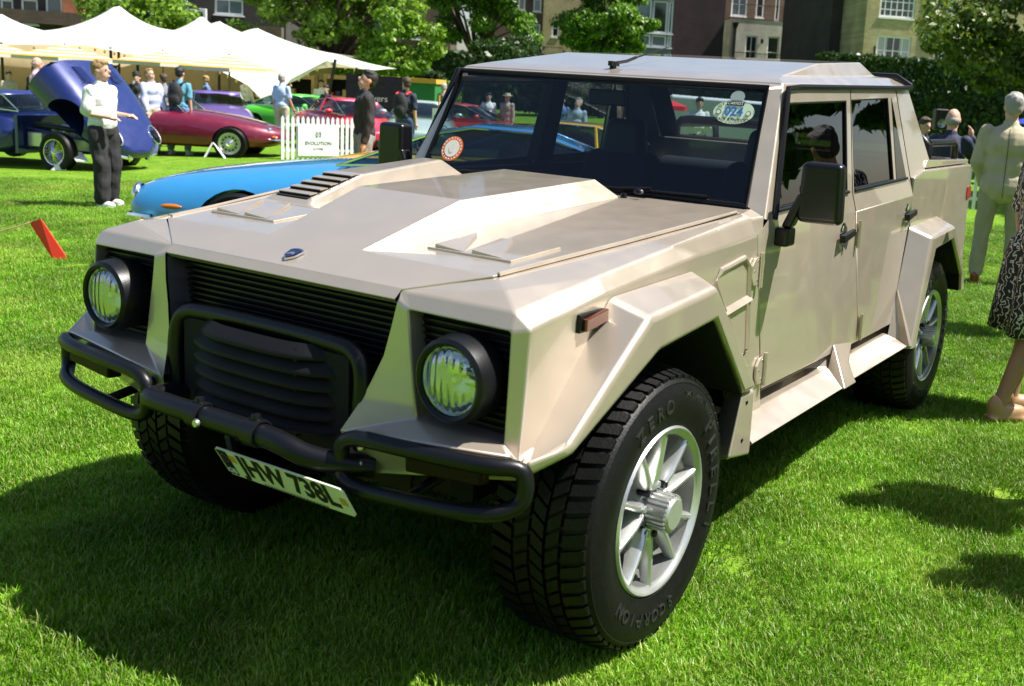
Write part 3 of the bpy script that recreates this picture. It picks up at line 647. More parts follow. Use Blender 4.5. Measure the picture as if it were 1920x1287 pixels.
stext(c1,'024',.052,'sticker_number','sticker_blue',.005,st1,bold=.0012); stext(c1,'TRACK & PADDOCK',.0165,'sticker_text','ink',.005,st1,0,-.033,bold=.0003)
Mx=frame(c1,sx,sy); MB().add([tuple(Mx@Vector(p)) for p in ((-.036,.026,.005),(.036,.026,.005),(.036,.043,.005),(-.036,.043,.005))],[(0,1,2,3)]).build('sticker_band','ink',st1)
stext(c1,'CARFEST',.0165,'sticker_text','white_paper',.006,st1,0,.0345); stext(c1,'2018',.015,'sticker_text','ink',.005,st1,-.060,.024,.55)
for dx in (-.062,.062): disc(c1+sx*dx-sy*.004,.011,.011,'sticker_wheel','ink',.005,st1,14); disc(c1+sx*dx-sy*.004,.0085,.0085,'sticker_wheel','sticker_green',.006,st1,14)
disc(onscreen(.628,1.642),.030,.026,'sun_disc','white_paper',.003,wso); 
c2=onscreen(-.652,1.345); st2=disc(c2,.058,.058,'screen_sticker','sticker_orange',.003,wso); disc(c2,.040,.040,'sticker_centre','sticker_cream',.005,st2)
for i in range(20):
    a=2*math.pi*i/20; q=frame(c2,sx,sy)@Matrix.Rotation(-a,4,'Z'); w_=.003+.0012*(i%3)
    MB().add([tuple(q@Vector(p)) for p in ((-w_,.0455,.0055),(w_,.0455,.0055),(w_,.0525,.0055),(-w_,.0525,.0055))],[(0,1,2,3)]).build('sticker_mark','sticker_cream',st2,smooth=0)
disc(c2,.014,.020,'sticker_figure','white_plate',.0062,st2,12)
c3=onscreen(-.735,1.272); disc(c3,.035,.022,'screen_sticker','white_paper',.006,wso)
# ---- interior
MB().prism([(.90,1.18),(.92,1.235),(1.28,1.215),(1.33,1.18),(1.33,.95),(.90,.95)],'x',-.75,.75).build('dashboard','dash',T,bevel=.02,recalc=True)
MB().box((-.76,.7,.55),(.76,3.0,.62)).build('cabin_floor','cloth_dark',T)
MB().box((-.18,1.2,.6),(.18,2.6,.95)).build('console','cloth_dark',T,bevel=.03)
def seat(x,y,zt=1.50):
    o=MB().box((x-.25,y-.5,.72),(x+.25,y+.02,.90)).build('seat','cloth_dark',T,bevel=.05,seg=3)
    MB().hexa([(x-.25,y-.06,.84),(x+.25,y-.06,.84),(x+.25,y+.12,.84),(x-.25,y+.12,.84)],[(x-.20,y+.12,1.34),(x+.20,y+.12,1.34),(x+.20,y+.24,1.34),(x-.20,y+.24,1.34)]).build('seat_back','cloth_dark',o,bevel=.05,seg=3,recalc=True)
    MB().hexa([(x-.13,y+.13,1.28),(x+.13,y+.13,1.28),(x+.13,y+.23,1.28),(x-.13,y+.23,1.28)],[(x-.11,y+.16,zt),(x+.11,y+.16,zt),(x+.11,y+.24,zt),(x-.11,y+.24,zt)]).build('head_rest','leather_dark',o,bevel=.04,seg=3,recalc=True)
seat(.40,1.75); seat(-.40,1.75)
rs=MB().box((-.68,2.25,.75),(.68,2.72,.93)).build('seat','cloth_dark',T,bevel=.05,seg=3); MB().hexa([(-.68,2.60,.85),(.68,2.60,.85),(.68,2.75,.85),(-.68,2.75,.85)],[(-.66,2.72,1.28),(.66,2.72,1.28),(.66,2.84,1.28),(-.66,2.84,1.28)]).build('seat_back','cloth_dark',rs,bevel=.05,seg=3,recalc=True)
sw=MB().lathe([(.185,0),(.192,.010),(.199,0),(.192,-.010)],(.40,1.32,1.17),(0,-.85,.52),36,closed=True).build('steering_wheel','leather_dark',T)
MB().tube([(.40,1.32,1.17),(.40,1.14,1.06)],.03).tube([(.22,1.32,1.17),(.58,1.32,1.17)],.014).build('steering_column','leather_dark',sw)
MB().box((-.09,1.10,1.575),(.09,1.13,1.64)).build('interior_mirror','plastic_black',T,bevel=.01)
# ================================================================ site axes: s runs along the lawn to the right, d away towards the terrace
RH=Vector((.87123,.49088,0)); FH=Vector((-.49088,.87123,0)); ORG=Vector((CAMP.x,CAMP.y,0))
def gz(s): return -.015*math.log1p(math.exp(min(60,-(s+2.5)*2)))
def W(s,d,z=None): 
    p=ORG+RH*s+FH*d; p.z=gz(s)+(0 if z is None else z); return p
SITE=math.atan2(RH.y,RH.x)
# ---- lawn
gm=bpy.data.materials.new('lawn_soil'); gm.use_nodes=True; n=gm.node_tree.nodes; l=gm.node_tree.links; b=n['Principled BSDF']; b.inputs['Roughness'].default_value=.9; b.inputs['Specular IOR Level'].default_value=.15; MATS['lawn_soil']=gm
tc=n.new('ShaderNodeTexCoord')
def nz(s,d=4):
    t=n.new('ShaderNodeTexNoise'); t.inputs['Scale'].default_value=s; t.inputs['Detail'].default_value=d; l.new(tc.outputs['Object'],t.inputs['Vector']); return t
def ramp(t,a,b_,c1,c2):
    mr=n.new('ShaderNodeMapRange'); mr.inputs[1].default_value=a; mr.inputs[2].default_value=b_; l.new(t.outputs[0],mr.inputs[0]); mx=n.new('ShaderNodeMix'); mx.data_type='RGBA'; l.new(mr.outputs[0],mx.inputs[0])
    for i,c in ((6,c1),(7,c2)):
        if isinstance(c,tuple): mx.inputs[i].default_value=(*c,1)
        else: l.new(c,mx.inputs[i])
    return mx.outputs[2]
fine=nz(26,6); big=nz(.7,4); mid=nz(3.5,4)
a=ramp(fine,.35,.68,(.055,.140,.006),(.160,.325,.014)); b2=ramp(mid,.4,.7,a,(.190,.300,.030)); b3=ramp(big,.42,.62,b2,a); l.new(b3,b.inputs['Base Color'])
bpn=n.new('ShaderNodeBump'); bpn.inputs['Strength'].default_value=.9; bpn.inputs['Distance'].default_value=.06; l.new(fine.outputs[0],bpn.inputs['Height']); l.new(bpn.outputs[0],b.inputs['Normal'])
ss=[-700,-60,-40,-30,-24,-20,-16,-13,-11,-9,-7.5,-6.5,-5.5,-4.7,-4,-3.5,-3,-2.6,-2.2,-1.8,-1.4,-1,0,2,10,60,700]
g=MB().grid([[tuple(W(s,d)) for s in ss] for d in (-700,-20,0,10,20,40,80,700)]).build('lawn','lawn_soil',None,smooth=180,recalc=True); structure(g)
if g.data.polygons[0].normal.z<0: g.data.flip_normals()
# ---- grass blades: three tufts scattered over the near lawn
gb=bpy.data.materials.new('grass_blade'); gb.use_nodes=True; n=gb.node_tree.nodes; l=gb.node_tree.links; n.clear(); MATS['grass_blade']=gb
geo=n.new('ShaderNodeNewGeometry'); cr_=n.new('ShaderNodeValToRGB'); cr_.color_ramp.elements[0].color=(.078,.235,.004,1); cr_.color_ramp.elements[1].color=(.310,.560,.012,1)
e=cr_.color_ramp.elements.new(.55); e.color=(.165,.385,.006,1); e=cr_.color_ramp.elements.new(.97); e.color=(.36,.40,.11,1); cr_.color_ramp.elements[-1].color=(.34,.33,.13,1)
l.new(geo.outputs['Random Per Island'],cr_.inputs[0])
tc=n.new('ShaderNodeTexCoord'); oi=n.new('ShaderNodeNewGeometry'); nzt=n.new('ShaderNodeTexNoise'); nzt.inputs['Scale'].default_value=1.6; nzt.inputs['Detail'].default_value=3; l.new(oi.outputs['Position'],nzt.inputs['Vector'])
mr=n.new('ShaderNodeMapRange'); mr.inputs[1].default_value=.38; mr.inputs[2].default_value=.66; mr.inputs[3].default_value=.70; mr.inputs[4].default_value=1.25; l.new(nzt.outputs[0],mr.inputs[0])
n2=n.new('ShaderNodeTexNoise'); n2.inputs['Scale'].default_value=.75; n2.inputs['Detail'].default_value=6; n2.inputs['Roughness'].default_value=.65; l.new(oi.outputs['Position'],n2.inputs['Vector']); m2=n.new('ShaderNodeMapRange'); m2.inputs[1].default_value=.50; m2.inputs[2].default_value=.70; m2.inputs[4].default_value=.55; l.new(n2.outputs[0],m2.inputs[0])
mv=n.new('ShaderNodeMix'); mv.data_type='RGBA'; mv.blend_type='MULTIPLY'; mv.inputs[0].default_value=1; l.new(cr_.outputs[0],mv.inputs[6]); l.new(mr.outputs[0],mv.inputs[7])
md_=n.new('ShaderNodeMix'); md_.data_type='RGBA'; l.new(m2.outputs[0],md_.inputs[0]); l.new(mv.outputs[2],md_.inputs[6]); md_.inputs[7].default_value=(.40,.50,.07,1); mv=md_
df=n.new('ShaderNodeBsdfPrincipled'); df.inputs['Roughness'].default_value=.45; df.inputs['Specular IOR Level'].default_value=.35; l.new(mv.outputs[2],df.inputs['Base Color'])
tl_=n.new('ShaderNodeBsdfTranslucent'); l.new(mv.outputs[2],tl_.inputs[0]); mx=n.new('ShaderNodeMixShader'); mx.inputs[0].default_value=.35; o=n.new('ShaderNodeOutputMaterial')
l.new(df.outputs[0],mx.inputs[1]); l.new(tl_.outputs[0],mx.inputs[2]); l.new(mx.outputs[0],o.inputs[0])
tufts=bpy.data.collections.new('grass_tufts')
def tuft(nb,rad,h0,h1,wd,seed):
    rg=np.random.default_rng(seed); v=[]; f=[]
    for i in range(nb):
        r=rad*math.sqrt(rg.random()); t=rg.random()*6.283; x,y=r*math.cos(t),r*math.sin(t); h=h0+(h1-h0)*rg.random()**1.5; az=rg.random()*6.283; ln=h*(.25+.75*rg.random()); fa=az+1.57+rg.normal()*.5
        dx,dy=math.cos(az),math.sin(az); px,py=math.cos(fa)*wd/2,math.sin(fa)*wd/2; k=len(v)
        v+=[(x-px,y-py,-.005),(x+px,y+py,-.005),(x+dx*ln*.35-px*.85,y+dy*ln*.35-py*.85,h*.62),(x+dx*ln*.35+px*.85,y+dy*ln*.35+py*.85,h*.62),(x+dx*ln,y+dy*ln,h)]
        f+=[(k,k+1,k+3,k+2),(k+2,k+3,k+4)]
    me=bpy.data.meshes.new('grass_tuft'); me.from_pydata(v,[],f); me.materials.append(gb); ob=bpy.data.objects.new('grass_tuft',me); tufts.objects.link(ob)
for i in range(5): tuft(320,.13,.010,.034,.0034,i)
def scatter(name,rows,density,seed,smin,smax):
    ob=MB().grid([[tuple(W(s,d,.001)) for s in r] for d,r in rows]).build(name,gb,None,smooth=0,kind='stuff'); ob.data.materials.clear()
    ng=bpy.data.node_groups.new(name,'GeometryNodeTree'); ng.interface.new_socket('Geometry',in_out='INPUT',socket_type='NodeSocketGeometry'); ng.interface.new_socket('Geometry',in_out='OUTPUT',socket_type='NodeSocketGeometry')
    N=ng.nodes; K=ng.links; gi=N.new('NodeGroupInput'); go=N.new('NodeGroupOutput')
    dp=N.new('GeometryNodeDistributePointsOnFaces'); dp.inputs['Density'].default_value=density; dp.inputs['Seed'].default_value=seed
    ci=N.new('GeometryNodeCollectionInfo'); ci.inputs['Collection'].default_value=tufts; ci.inputs['Separate Children'].default_value=True; ci.inputs['Reset Children'].default_value=True
    ip=N.new('GeometryNodeInstanceOnPoints'); ip.inputs['Pick Instance'].default_value=True
    rv=N.new('FunctionNodeRandomValue'); rv.data_type='FLOAT_VECTOR'; rv.inputs[0].default_value=(-.12,-.12,0); rv.inputs[1].default_value=(.12,.12,6.283)
    rs=N.new('FunctionNodeRandomValue'); rs.data_type='FLOAT'; rs.inputs[2].default_value=smin; rs.inputs[3].default_value=smax
    K.new(gi.outputs[0],dp.inputs['Mesh']); K.new(dp.outputs['Points'],ip.inputs['Points']); K.new(ci.outputs[0],ip.inputs['Instance']); K.new(rv.outputs[0],ip.inputs['Rotation']); K.new(rs.outputs[1],ip.inputs['Scale']); K.new(ip.outputs[0],go.inputs[0])
    md=ob.modifiers.new('scatter','NODES'); md.node_group=ng
    return tag(ob,'short mown green grass blades of the lawn','grass')
sl=lambda d:[-.74*d-1+(1.26*d+2.2)*i/14 for i in range(15)]
scatter('grass_near',[(d,sl(d)) for d in (1.6,3,4.5,6)],115,1,.75,1.25)
scatter('grass_mid',[(d,sl(d)) for d in (6,8,11,15)],62,2,.9,1.5)
# ================================================================ people
mat('skin',(.56,.33,.24),.5,noise=.06); mat('skin_tan',(.36,.19,.12),.5); mat('hair_blond',(.30,.19,.08),.6,noise=.3,nscale=80,bump=.5,bscale=120); mat('hair_brown',(.06,.035,.02),.6,noise=.3,nscale=80,bump=.5,bscale=120); mat('hair_dark',(.012,.010,.009),.5,bump=.5,bscale=120); mat('hair_grey',(.33,.31,.29),.6,bump=.5,bscale=120)
def cloth(name,c,**k): return mat(name,c,.8,noise=.08,nscale=8,bump=.55,bscale=9,**k)
cloth('tee_white',(.80,.81,.82)); cloth('cargo_black',(.020,.019,.021)); cloth('shirt_black',(.016,.016,.020)); cloth('shirt_pink',(.70,.42,.50)); cloth('shirt_lavender',(.42,.44,.70)); cloth('shirt_teal',(.10,.30,.42)); cloth('shirt_white',(.78,.79,.77)); cloth('shirt_khaki',(.20,.21,.12)); cloth('shirt_sky',(.40,.53,.80)); cloth('navy_cloth',(.015,.02,.05)); cloth('jeans',(.11,.24,.46)); cloth('jeans_dark',(.03,.06,.15)); cloth('chinos',(.50,.45,.37)); cloth('linen',(.42,.37,.25)); cloth('linen_dark',(.33,.30,.19)); cloth('grey_cloth',(.20,.20,.22)); cloth('shirt_check',(.36,.44,.54)); cloth('red_strap',(.70,.03,.03)); cloth('shirt_denim',(.10,.18,.36)); cloth('beige_knit',(.42,.36,.28))
mat('shoe_white',(.78,.78,.76),.5); mat('shoe_tan',(.24,.07,.02),.4); mat('shoe_dark',(.02,.018,.016),.4); mat('straw',(.66,.58,.40),.8)
FOLDS={'shirt','jacket','trousers','cargo_legs','shirt_hem','shorts'}
def caps(mb,pts,rad,n=10):
    pts=[Vector(p) for p in pts]; mb.tube(pts,rad,n)
    for p,r in zip(pts,rad): mb.ell(p,(r,r,r),n,6)
def fuse(mb,name,m_,parent,vox,sm=4):
    o=mb.build('t',m_,None,smooth=0); d=o.modifiers.new('r','REMESH'); d.mode='VOXEL'; d.voxel_size=vox; d.use_smooth_shade=True
    if sm: d=o.modifiers.new('s','SMOOTH'); d.factor=.5; d.iterations=sm
    dg=bpy.context.evaluated_depsgraph_get(); dg.update(); me=bpy.data.meshes.new_from_object(o.evaluated_get(dg)); old=o.data; o.modifiers.clear(); o.data=me; bpy.data.meshes.remove(old); me.name=name; o.name=name; me.shade_smooth(); o.parent=parent
    if name in FOLDS:
        N=len(me.vertices); co=np.empty(N*3,np.float32); me.vertices.foreach_get('co',co); nr=np.empty(N*3,np.float32); me.vertex_normals.foreach_get('vector',nr); co=co.reshape(-1,3); nr=nr.reshape(-1,3); q=len(bpy.data.objects)*.37
        x,y,z=co.T; A_=.0030 if 'leg' in name or 'trou' in name else .0022 if name=='jacket' else .0042; dsp=A_*np.sin(22*z+6*np.sin(8*x+5*y+q)+12*x)+A_*.8*np.sin(33*z-15*x+5*np.sin(11*y+q)); co=co+nr*dsp[:,None]; me.vertices.foreach_set('co',co.ravel().astype(np.float32)); me.update()
    return o
def person(label,s,d,h,rz,shirt,trouser,hair='hair_brown',arms=None,legs=None,skin='skin',sleeve='short',shoe='shoe_dark',vox=.014,lean=0,bald=False,jacket=False,headturn=0,headdown=0,belly=0,z0=0,group='people around the lawn',wide=1.0,shorts=False,dress=None):
    root=thing('person',label,'person',W(s,d,z0),SITE+rz,group); k=h/1.75; root.scale=(k,k,k)
    # local frame: facing -Y, left hand +X
    sh=[Vector((.172*wide,.01,1.405)),Vector((-.172*wide,.01,1.405))]
    arms=arms or [((.10,.02,-1),(.04,-.16,-1)),((-.10,.02,-1),(-.04,-.16,-1))]
    legs=legs or [((.095,0,.92),(.105,-.02,.50),(.115,.03,.085)),((-.095,0,.92),(-.105,-.02,.50),(-.115,.03,.085))]
    ln=Matrix.Translation((0,0,.95))@Matrix.Rotation(lean,4,'X')@Matrix.Translation((0,0,-.95))
    U=lambda p:tuple(ln@Vector(p))
    A=[]
    for i in (0,1):
        S0=ln@sh[i]; E=S0+Vector(arms[i][0]).normalized()*.285; Wr=E+Vector(arms[i][1]).normalized()*.255; A.append((S0,E,Wr,Vector(arms[i][1]).normalized()))
    hm=ln@(Matrix.Translation((0,-.01,1.50))@Matrix.Rotation(headturn,4,'Z')@Matrix.Rotation(headdown,4,'X'))
    b=MB()
    caps(b,[U((0,.01,1.40)),U((0,0,1.55))],[.065,.056])
    b.ell(hm@Vector((0,.005,.145)),(.077,.095,.108),14,10,hm.to_3x3()); b.ell(hm@Vector((0,-.035,.075)),(.056,.058,.065),12,8,hm.to_3x3()); b.ell(hm@Vector((0,-.103,.115)),(.014,.018,.026),8,6,hm.to_3x3())
    for x in (.078,-.078): b.ell(hm@Vector((x,.01,.125)),(.010,.022,.034),8,6,hm.to_3x3())
    b.ell(U((0,.01,1.28)),(.155*wide,.10,.19),14,10); b.ell(U((0,.005,1.08)),(.135*wide,.095,.16),14,8); b.ell((0,.01,.95),(.155,.105,.13),14,8)
    for S0,E,Wr,fd_ in A:
        caps(b,[S0,E,Wr],[.052,.042,.028]); ph=Wr+fd_*.055; sd=fd_.cross(Vector((0,0,1))); sd=sd.normalized() if sd.length>.1 else Vector((0,1,0))
        b.tube([Wr,ph],[.027,.034],8); b.ell(ph,(.034,.034,.034),8,6)
        for q,lg in ((-.75,.062),(-.25,.075),(.25,.078),(.75,.066)):
            r0=ph+sd*(.030*q); k1_=r0+fd_*lg*.6; k2_=k1_+(fd_*.6+Vector((0,0,-.5))).normalized()*lg*.5; caps(b,[r0,k1_,k2_],[.0098,.009,.008],6)
        caps(b,[Wr+fd_*.02+sd*.022,Wr+fd_*.05+sd*.055,Wr+fd_*.085+sd*.06],[.013,.011,.009],6)
    for hp,kn,an in legs: caps(b,[hp,kn,an],[.078,.054,.040]); 
    body=fuse(b,'body',skin,root,vox)
    # face
    for x in (.031,-.031): MB().ell(hm@Vector((x,-.083,.140)),(.012,.008,.008),8,6,hm.to_3x3()).build('eye','ink',root)
    MB().ell(hm@Vector((0,-.092,.062)),(.022,.006,.006),8,5,hm.to_3x3()).build('mouth','shirt_pink',root)
    # hair
    if hair:
        hb_=MB(); 
        if bald:
            hb_.ell(hm@Vector((0,.035,.125)),(.080,.075,.062),14,8,hm.to_3x3())
        else:
            hb_.ell(hm@Vector((0,.018,.178)),(.088,.100,.085),14,10,hm.to_3x3()); hb_.ell(hm@Vector((0,.048,.125)),(.080,.062,.070),12,8,hm.to_3x3()); hb_.ell(hm@Vector((0,-.055,.225)),(.062,.042,.030),10,6,hm.to_3x3())
            rr=random.Random(int(abs(s*97+d*31)*10))
            for i in range(26):
                t=rr.random()*6.283; p=rr.random()*1.2; q=Vector((.082*math.sin(p)*math.cos(t),.01+.092*math.sin(p)*math.sin(t),.178+.082*math.cos(p))); hb_.ell(hm@q,(.022,.024,.018),6,5,hm.to_3x3())
        fuse(hb_,'hair',hair,root,min(vox,.012),2)
    # upper clothing
    if shirt:
        c=MB(); o_=.022 if not jacket else .036
        c.ell(U((0,.01,1.30)),(.165*wide+o_,.112+o_,.185),14,10); c.ell(U((0,0,1.12)),(.150*wide+o_+belly*.3,.105+o_+belly,.20),14,8); c.ell((0,.01,.99 if not jacket else .93),(.160*wide+o_,.112+o_,.13 if not jacket else .17),14,8)
        c.ell(U((0,.01,1.42)),(.15*wide,.075,.055),12,8); caps(c,[U((0,.012,1.42)),U((0,.008,1.475))],[.085,.072])
        for S0,E,Wr,fd_ in A:
            if sleeve=='short': caps(c,[S0,S0.lerp(E,.80)],[.062,.066])
            elif sleeve=='none': c.ell(S0,(.07,.07,.07),8,6)
            else: caps(c,[S0,E,E.lerp(Wr,.92)],[.062+o_*.3,.054+o_*.4,.042+o_*.3])
        sh_=fuse(c,'shirt' if not jacket else 'jacket',shirt,root,vox)
    if trouser:
        c=MB(); c.ell((0,.01,.94),(.178*wide,.135,.135),14,8)
        for hp,kn,an in legs:
            an=Vector(an); kn=Vector(kn)
            if shorts: caps(c,[hp,Vector(hp).lerp(kn,.85)],[.105,.09])
            else: caps(c,[hp,kn,kn.lerp(an,.9)],[.102,.076,.066])
        fuse(c,'trousers' if not shorts else 'shorts',trouser,root,vox)
    for hp,kn,an in legs:
        an=Vector(an); m_=MB(); m_.ell(an+Vector((0,-.055,-.035)),(.047,.125,.045),12,8); m_.ell(an+Vector((0,.015,0)),(.045,.055,.060),10,6); m_.box(an+Vector((-.045,-.165,-.084)),an+Vector((.045,.065,-.062)))
        fuse(m_,'shoe',shoe,root,.012,2)
    root['hm']=0; del root['hm']
    return root,ln,hm
def backpack(root,body,strap):
    o=MB(); o.ell((0,.20,1.22),(.15,.10,.25),14,10); o.ell((0,.27,1.10),(.12,.06,.13),12,8); o=fuse(o,'backpack',body,root,.016)
    for x in (.11,-.11): MB().tube([(x,.20,1.42),(x,.05,1.475),(x*1.05,-.10,1.40),(x*1.2,-.115,1.22),(x*1.35,.05,1.06)],.020,8).build('strap',strap,o)
# facing: rz=0 -> towards the camera (-d); +90deg -> towards +s (right); 180 -> away
D=R
def wrap_strip(root,part,pts,wd,m_,nm):
    mb=MB(); rows=[]
    for x,z in pts: rows.append([(x-wd,.34,z),(x+wd,.34,z)])
    o=mb.grid(rows).build(nm,m_,root,smooth=0); t=[c for c in root.children if c.name.split('.')[0]==part][0]
    w_=o.modifiers.new('wrap','SHRINKWRAP'); w_.target=t; w_.wrap_method='PROJECT'; w_.use_project_y=True; w_.use_negative_direction=True; w_.use_positive_direction=False; w_.offset=.003
r_,ln,hm_=person('teenage boy in white printed T-shirt and baggy black cargo trousers holding a phone',-6.50,12.07,1.72,D(78),'tee_white','cargo_black','hair_blond',arms=[((.18,.25,-.95),(.0,-1,-.10)),((-.05,.12,-1),(.25,-1,-.12))],legs=[((.10,0,.92),(.12,-.03,.50),(.13,.02,.085)),((-.10,0,.92),(-.10,-.06,.50),(-.11,-.06,.085))],shoe='shoe_white',vox=.010,headturn=D(12),headdown=D(-6))
tr_b=MB()
for hp,kn,an in (((.10,0,.92),(.12,-.03,.50),(.13,.02,.13)),((-.10,0,.92),(-.10,-.06,.50),(-.11,-.06,.13))): caps(tr_b,[hp,kn,an],[.112,.098,.092]); tr_b.ell(Vector(kn)+Vector((.06 if kn[0]>0 else -.06,0,.06)),(.05,.08,.10),10,6)
fuse(tr_b,'cargo_legs','cargo_black',r_,.012)
tee=MB(); tee.ell((0,.0,1.04),(.188,.138,.16),14,10); caps(tee,[(.18,.02,1.39),(.225,.09,1.17)],[.066,.082]); caps(tee,[(-.18,.02,1.39),(-.195,.04,1.17)],[.066,.082]); fuse(tee,'shirt_hem','tee_white',r_,.011)
MB().box((-.035,-.43,1.10),(.0,-.36,1.115)).build('phone','ink',r_,bevel=.004)
# printed emblem on the back of the shirt (wrapped onto the cloth)
pm=MB(); 
def ringd(cx,cz,r0,r1,n=20):
    pm.grid([[(cx+r*math.cos(2*math.pi*i/n),.26,cz+r*math.sin(2*math.pi*i/n)) for i in range(n)] for r in (r0,r1)],closeu=True)
ringd(0,1.33,.055,.068); ringd(0,1.33,.02,.032); ringd(.03,1.24,.02,.03); pm.add([(-.05,.26,1.20),(.05,.26,1.20),(.008,.26,1.10),(.008,.26,1.05),(.05,.26,1.03),(-.05,.26,1.03),(-.008,.26,1.05),(-.008,.26,1.10)],[(0,1,2,7),(7,2,3,6),(6,3,4,5)])
pr_=pm.build('shirt_print','grey_cloth',r_,smooth=0); sw_=pr_.modifiers.new('wrap','SHRINKWRAP'); sw_.target=[c for c in r_.children if c.name.startswith('shirt') and not 'hem' in c.name and not 'print' in c.name][0]; sw_.wrap_method='PROJECT'; sw_.use_project_y=True; sw_.use_negative_direction=True; sw_.use_positive_direction=False; sw_.offset=.004
phone_arms=[((.12,-.1,-1),(-.1,-.6,.8)),((-.12,0,-1),(-.03,-.2,-1))]
hipL=[((.25,.15,-1),(-.3,-.5,-.4)),((-.12,0,-1),(-.03,-.2,-1))]
person('man in pink shirt beside the raised bonnet of the dark blue sports car',-13.1,21.8,1.86,D(120),'shirt_pink','navy_cloth','hair_grey',arms=phone_arms,bald=True,belly=.03)
person('dark haired woman in a white top next to the man in pink',-12.5,22.4,1.70,D(-30),'shirt_white','jeans_dark','hair_dark',arms=phone_arms)
person('woman in sunglasses and navy top standing under the parasols',-13.75,24.2,1.80,D(0),'navy_cloth','navy_cloth','hair_brown')
person('man in dark jacket at the left of the parasol table',-14.2,23.6,1.72,D(170),'shirt_black','navy_cloth','hair_dark',sleeve='long')
person('man in lavender shirt leaning over the maroon sports car',-9.95,20.3,1.70,D(60),'shirt_lavender','chinos','hair_blond',sleeve='long',arms=[((.1,-.2,-1),(0,-.4,-.9)),((-.1,-.2,-1),(0,-.4,-.9))],headdown=D(-25))
p_,_,_=person('man in teal T-shirt and light blue jeans carrying a black backpack',-9.55,20.65,1.74,D(178),'shirt_teal','jeans','hair_dark',legs=[((.10,0,.92),(.15,0,.50),(.20,.03,.085)),((-.10,0,.92),(-.13,-.01,.50),(-.16,.03,.085))],shoe='shoe_white',vox=.012); backpack(p_,'shirt_black','shirt_black')
person('man dressed in black with sunglasses behind the raised bonnet',-12.6,25,1.60,D(10),'shirt_black','shirt_black','hair_dark',sleeve='long')
person('man in white shirt and dark jeans with hand to his ear',-12.2,30.6,1.64,D(150),'shirt_white','jeans_dark','hair_grey',sleeve='long',arms=[((.15,-.3,-.9),(-.2,-.3,.9)),((-.12,-.2,-1),(-.03,-.4,-.9))],belly=.03)
person('man in khaki shirt and blue jeans bending over the green car',-12.0,31,1.52,D(120),'shirt_khaki','jeans','hair_brown',sleeve='long',lean=D(28),arms=[((0,-.5,-.9),(0,-.6,-.7)),((-.1,-.4,-.9),(0,-.6,-.6))])
person('man in light blue shirt and pale chinos seen from behind by the picket fence',-9.08,24.96,1.70,D(170),'shirt_sky','chinos','hair_grey',shoe='shoe_tan',vox=.012,arms=[((.12,0,-1),(.1,-.3,-1)),((-.14,0,-1),(-.1,-.5,-.8))])
person('man in black T-shirt sitting by the lime green car',-8.98,28,1.45,D(-20),'shirt_black','shirt_black','hair_dark',arms=[((.2,-.2,-1),(-.3,-.8,-.2)),((-.2,-.2,-1),(.3,-.8,-.2))])
person('man in long black shirt looking down behind the blue coupe',-3.55,12.5,1.72,D(-62),'shirt_black','grey_cloth','hair_dark',sleeve='long',vox=.010,headdown=D(-22),arms=[((.12,.05,-1),(.02,-.25,-1)),((-.12,.05,-1),(-.02,-.25,-1))])
p_,_,_=person('man in navy shirt with a red-strapped black backpack',-4.75,19.5,1.68,D(165),'navy_cloth','jeans_dark','hair_brown',vox=.012,headturn=D(50)); backpack(p_,'shirt_black','red_strap')
person('man in white polo shirt standing behind the truck cabin',-4.25,26,1.40,D(15),'shirt_white','grey_cloth','hair_dark')
p_,ln_,hm2=person('man in pale linen jacket and straw hat behind the truck cabin',-3.78,26,1.40,D(-20),'beige_knit','chinos','hair_grey',sleeve='long',jacket=True)
MB().lathe([(.17,.0),(.165,.008),(.095,.012),(.088,.075),(.0,.085)],hm2@Vector((0,.01,.19)),(0,0,1),20).build('straw_hat','straw',p_)
person('man in white shirt behind the front passenger seat of the truck',-2.05,20,1.50,D(70),'shirt_white','navy_cloth','hair_dark',sleeve='long')
person('bald man in denim jacket further behind the truck',-2.22,24,1.40,D(180),'shirt_denim','jeans_dark','hair_grey',sleeve='long',bald=True)
person('grey haired man in checked blue shirt looking down behind the truck',-1.55,20,1.44,D(-15),'shirt_check','jeans_dark','hair_grey',headdown=D(-25),belly=.04)
person('man in white shirt holding up a phone seen through the truck rear window',.80,20,1.58,D(5),'shirt_white','navy_cloth','hair_dark',arms=[((.2,-.2,-1),(-.4,-.8,.3)),((-.2,-.2,-1),(.4,-.8,.3))],sleeve='long')
p_,_,_=person('man in pale linen suit standing behind the truck tailgate',3.33,9.75,1.83,D(160),'linen','linen_dark','hair_grey',sleeve='long',jacket=True,vox=.010,shoe='shoe_tan',wide=1.12,arms=[((.22,-.05,-1),(-.25,-.55,-.75)),((-.34,-.15,-.8),(.0,-.5,.65))],legs=[((.11,0,.92),(.14,-.02,.50),(.16,.02,.085)),((-.11,0,.92),(-.13,-.04,.50),(-.15,-.03,.085))],headturn=D(20))
mat('linen_seam',(.16,.14,.09),.9); wrap_strip(p_,'jacket',[(.0,1.44-.02*i) for i in range(32)],.004,'linen_seam','back_seam'); wrap_strip(p_,'jacket',[(.08+.015*i,.985) for i in range(8)],.012,'linen_seam','pocket_flap')
person('balding man in dark suit with his hand raised to his head',3.08,10.8,1.66,D(150),'navy_cloth','navy_cloth','hair_grey',sleeve='long',jacket=True,bald=True,vox=.012,arms=[((.12,.0,-1),(.0,-.3,-1)),((-.12,-.5,-.5),(.15,.1,.95))])
person('small figure in dark jacket beyond the balding man',3.62,14,1.52,D(30),'navy_cloth','navy_cloth','hair_brown',sleeve='long',jacket=True)
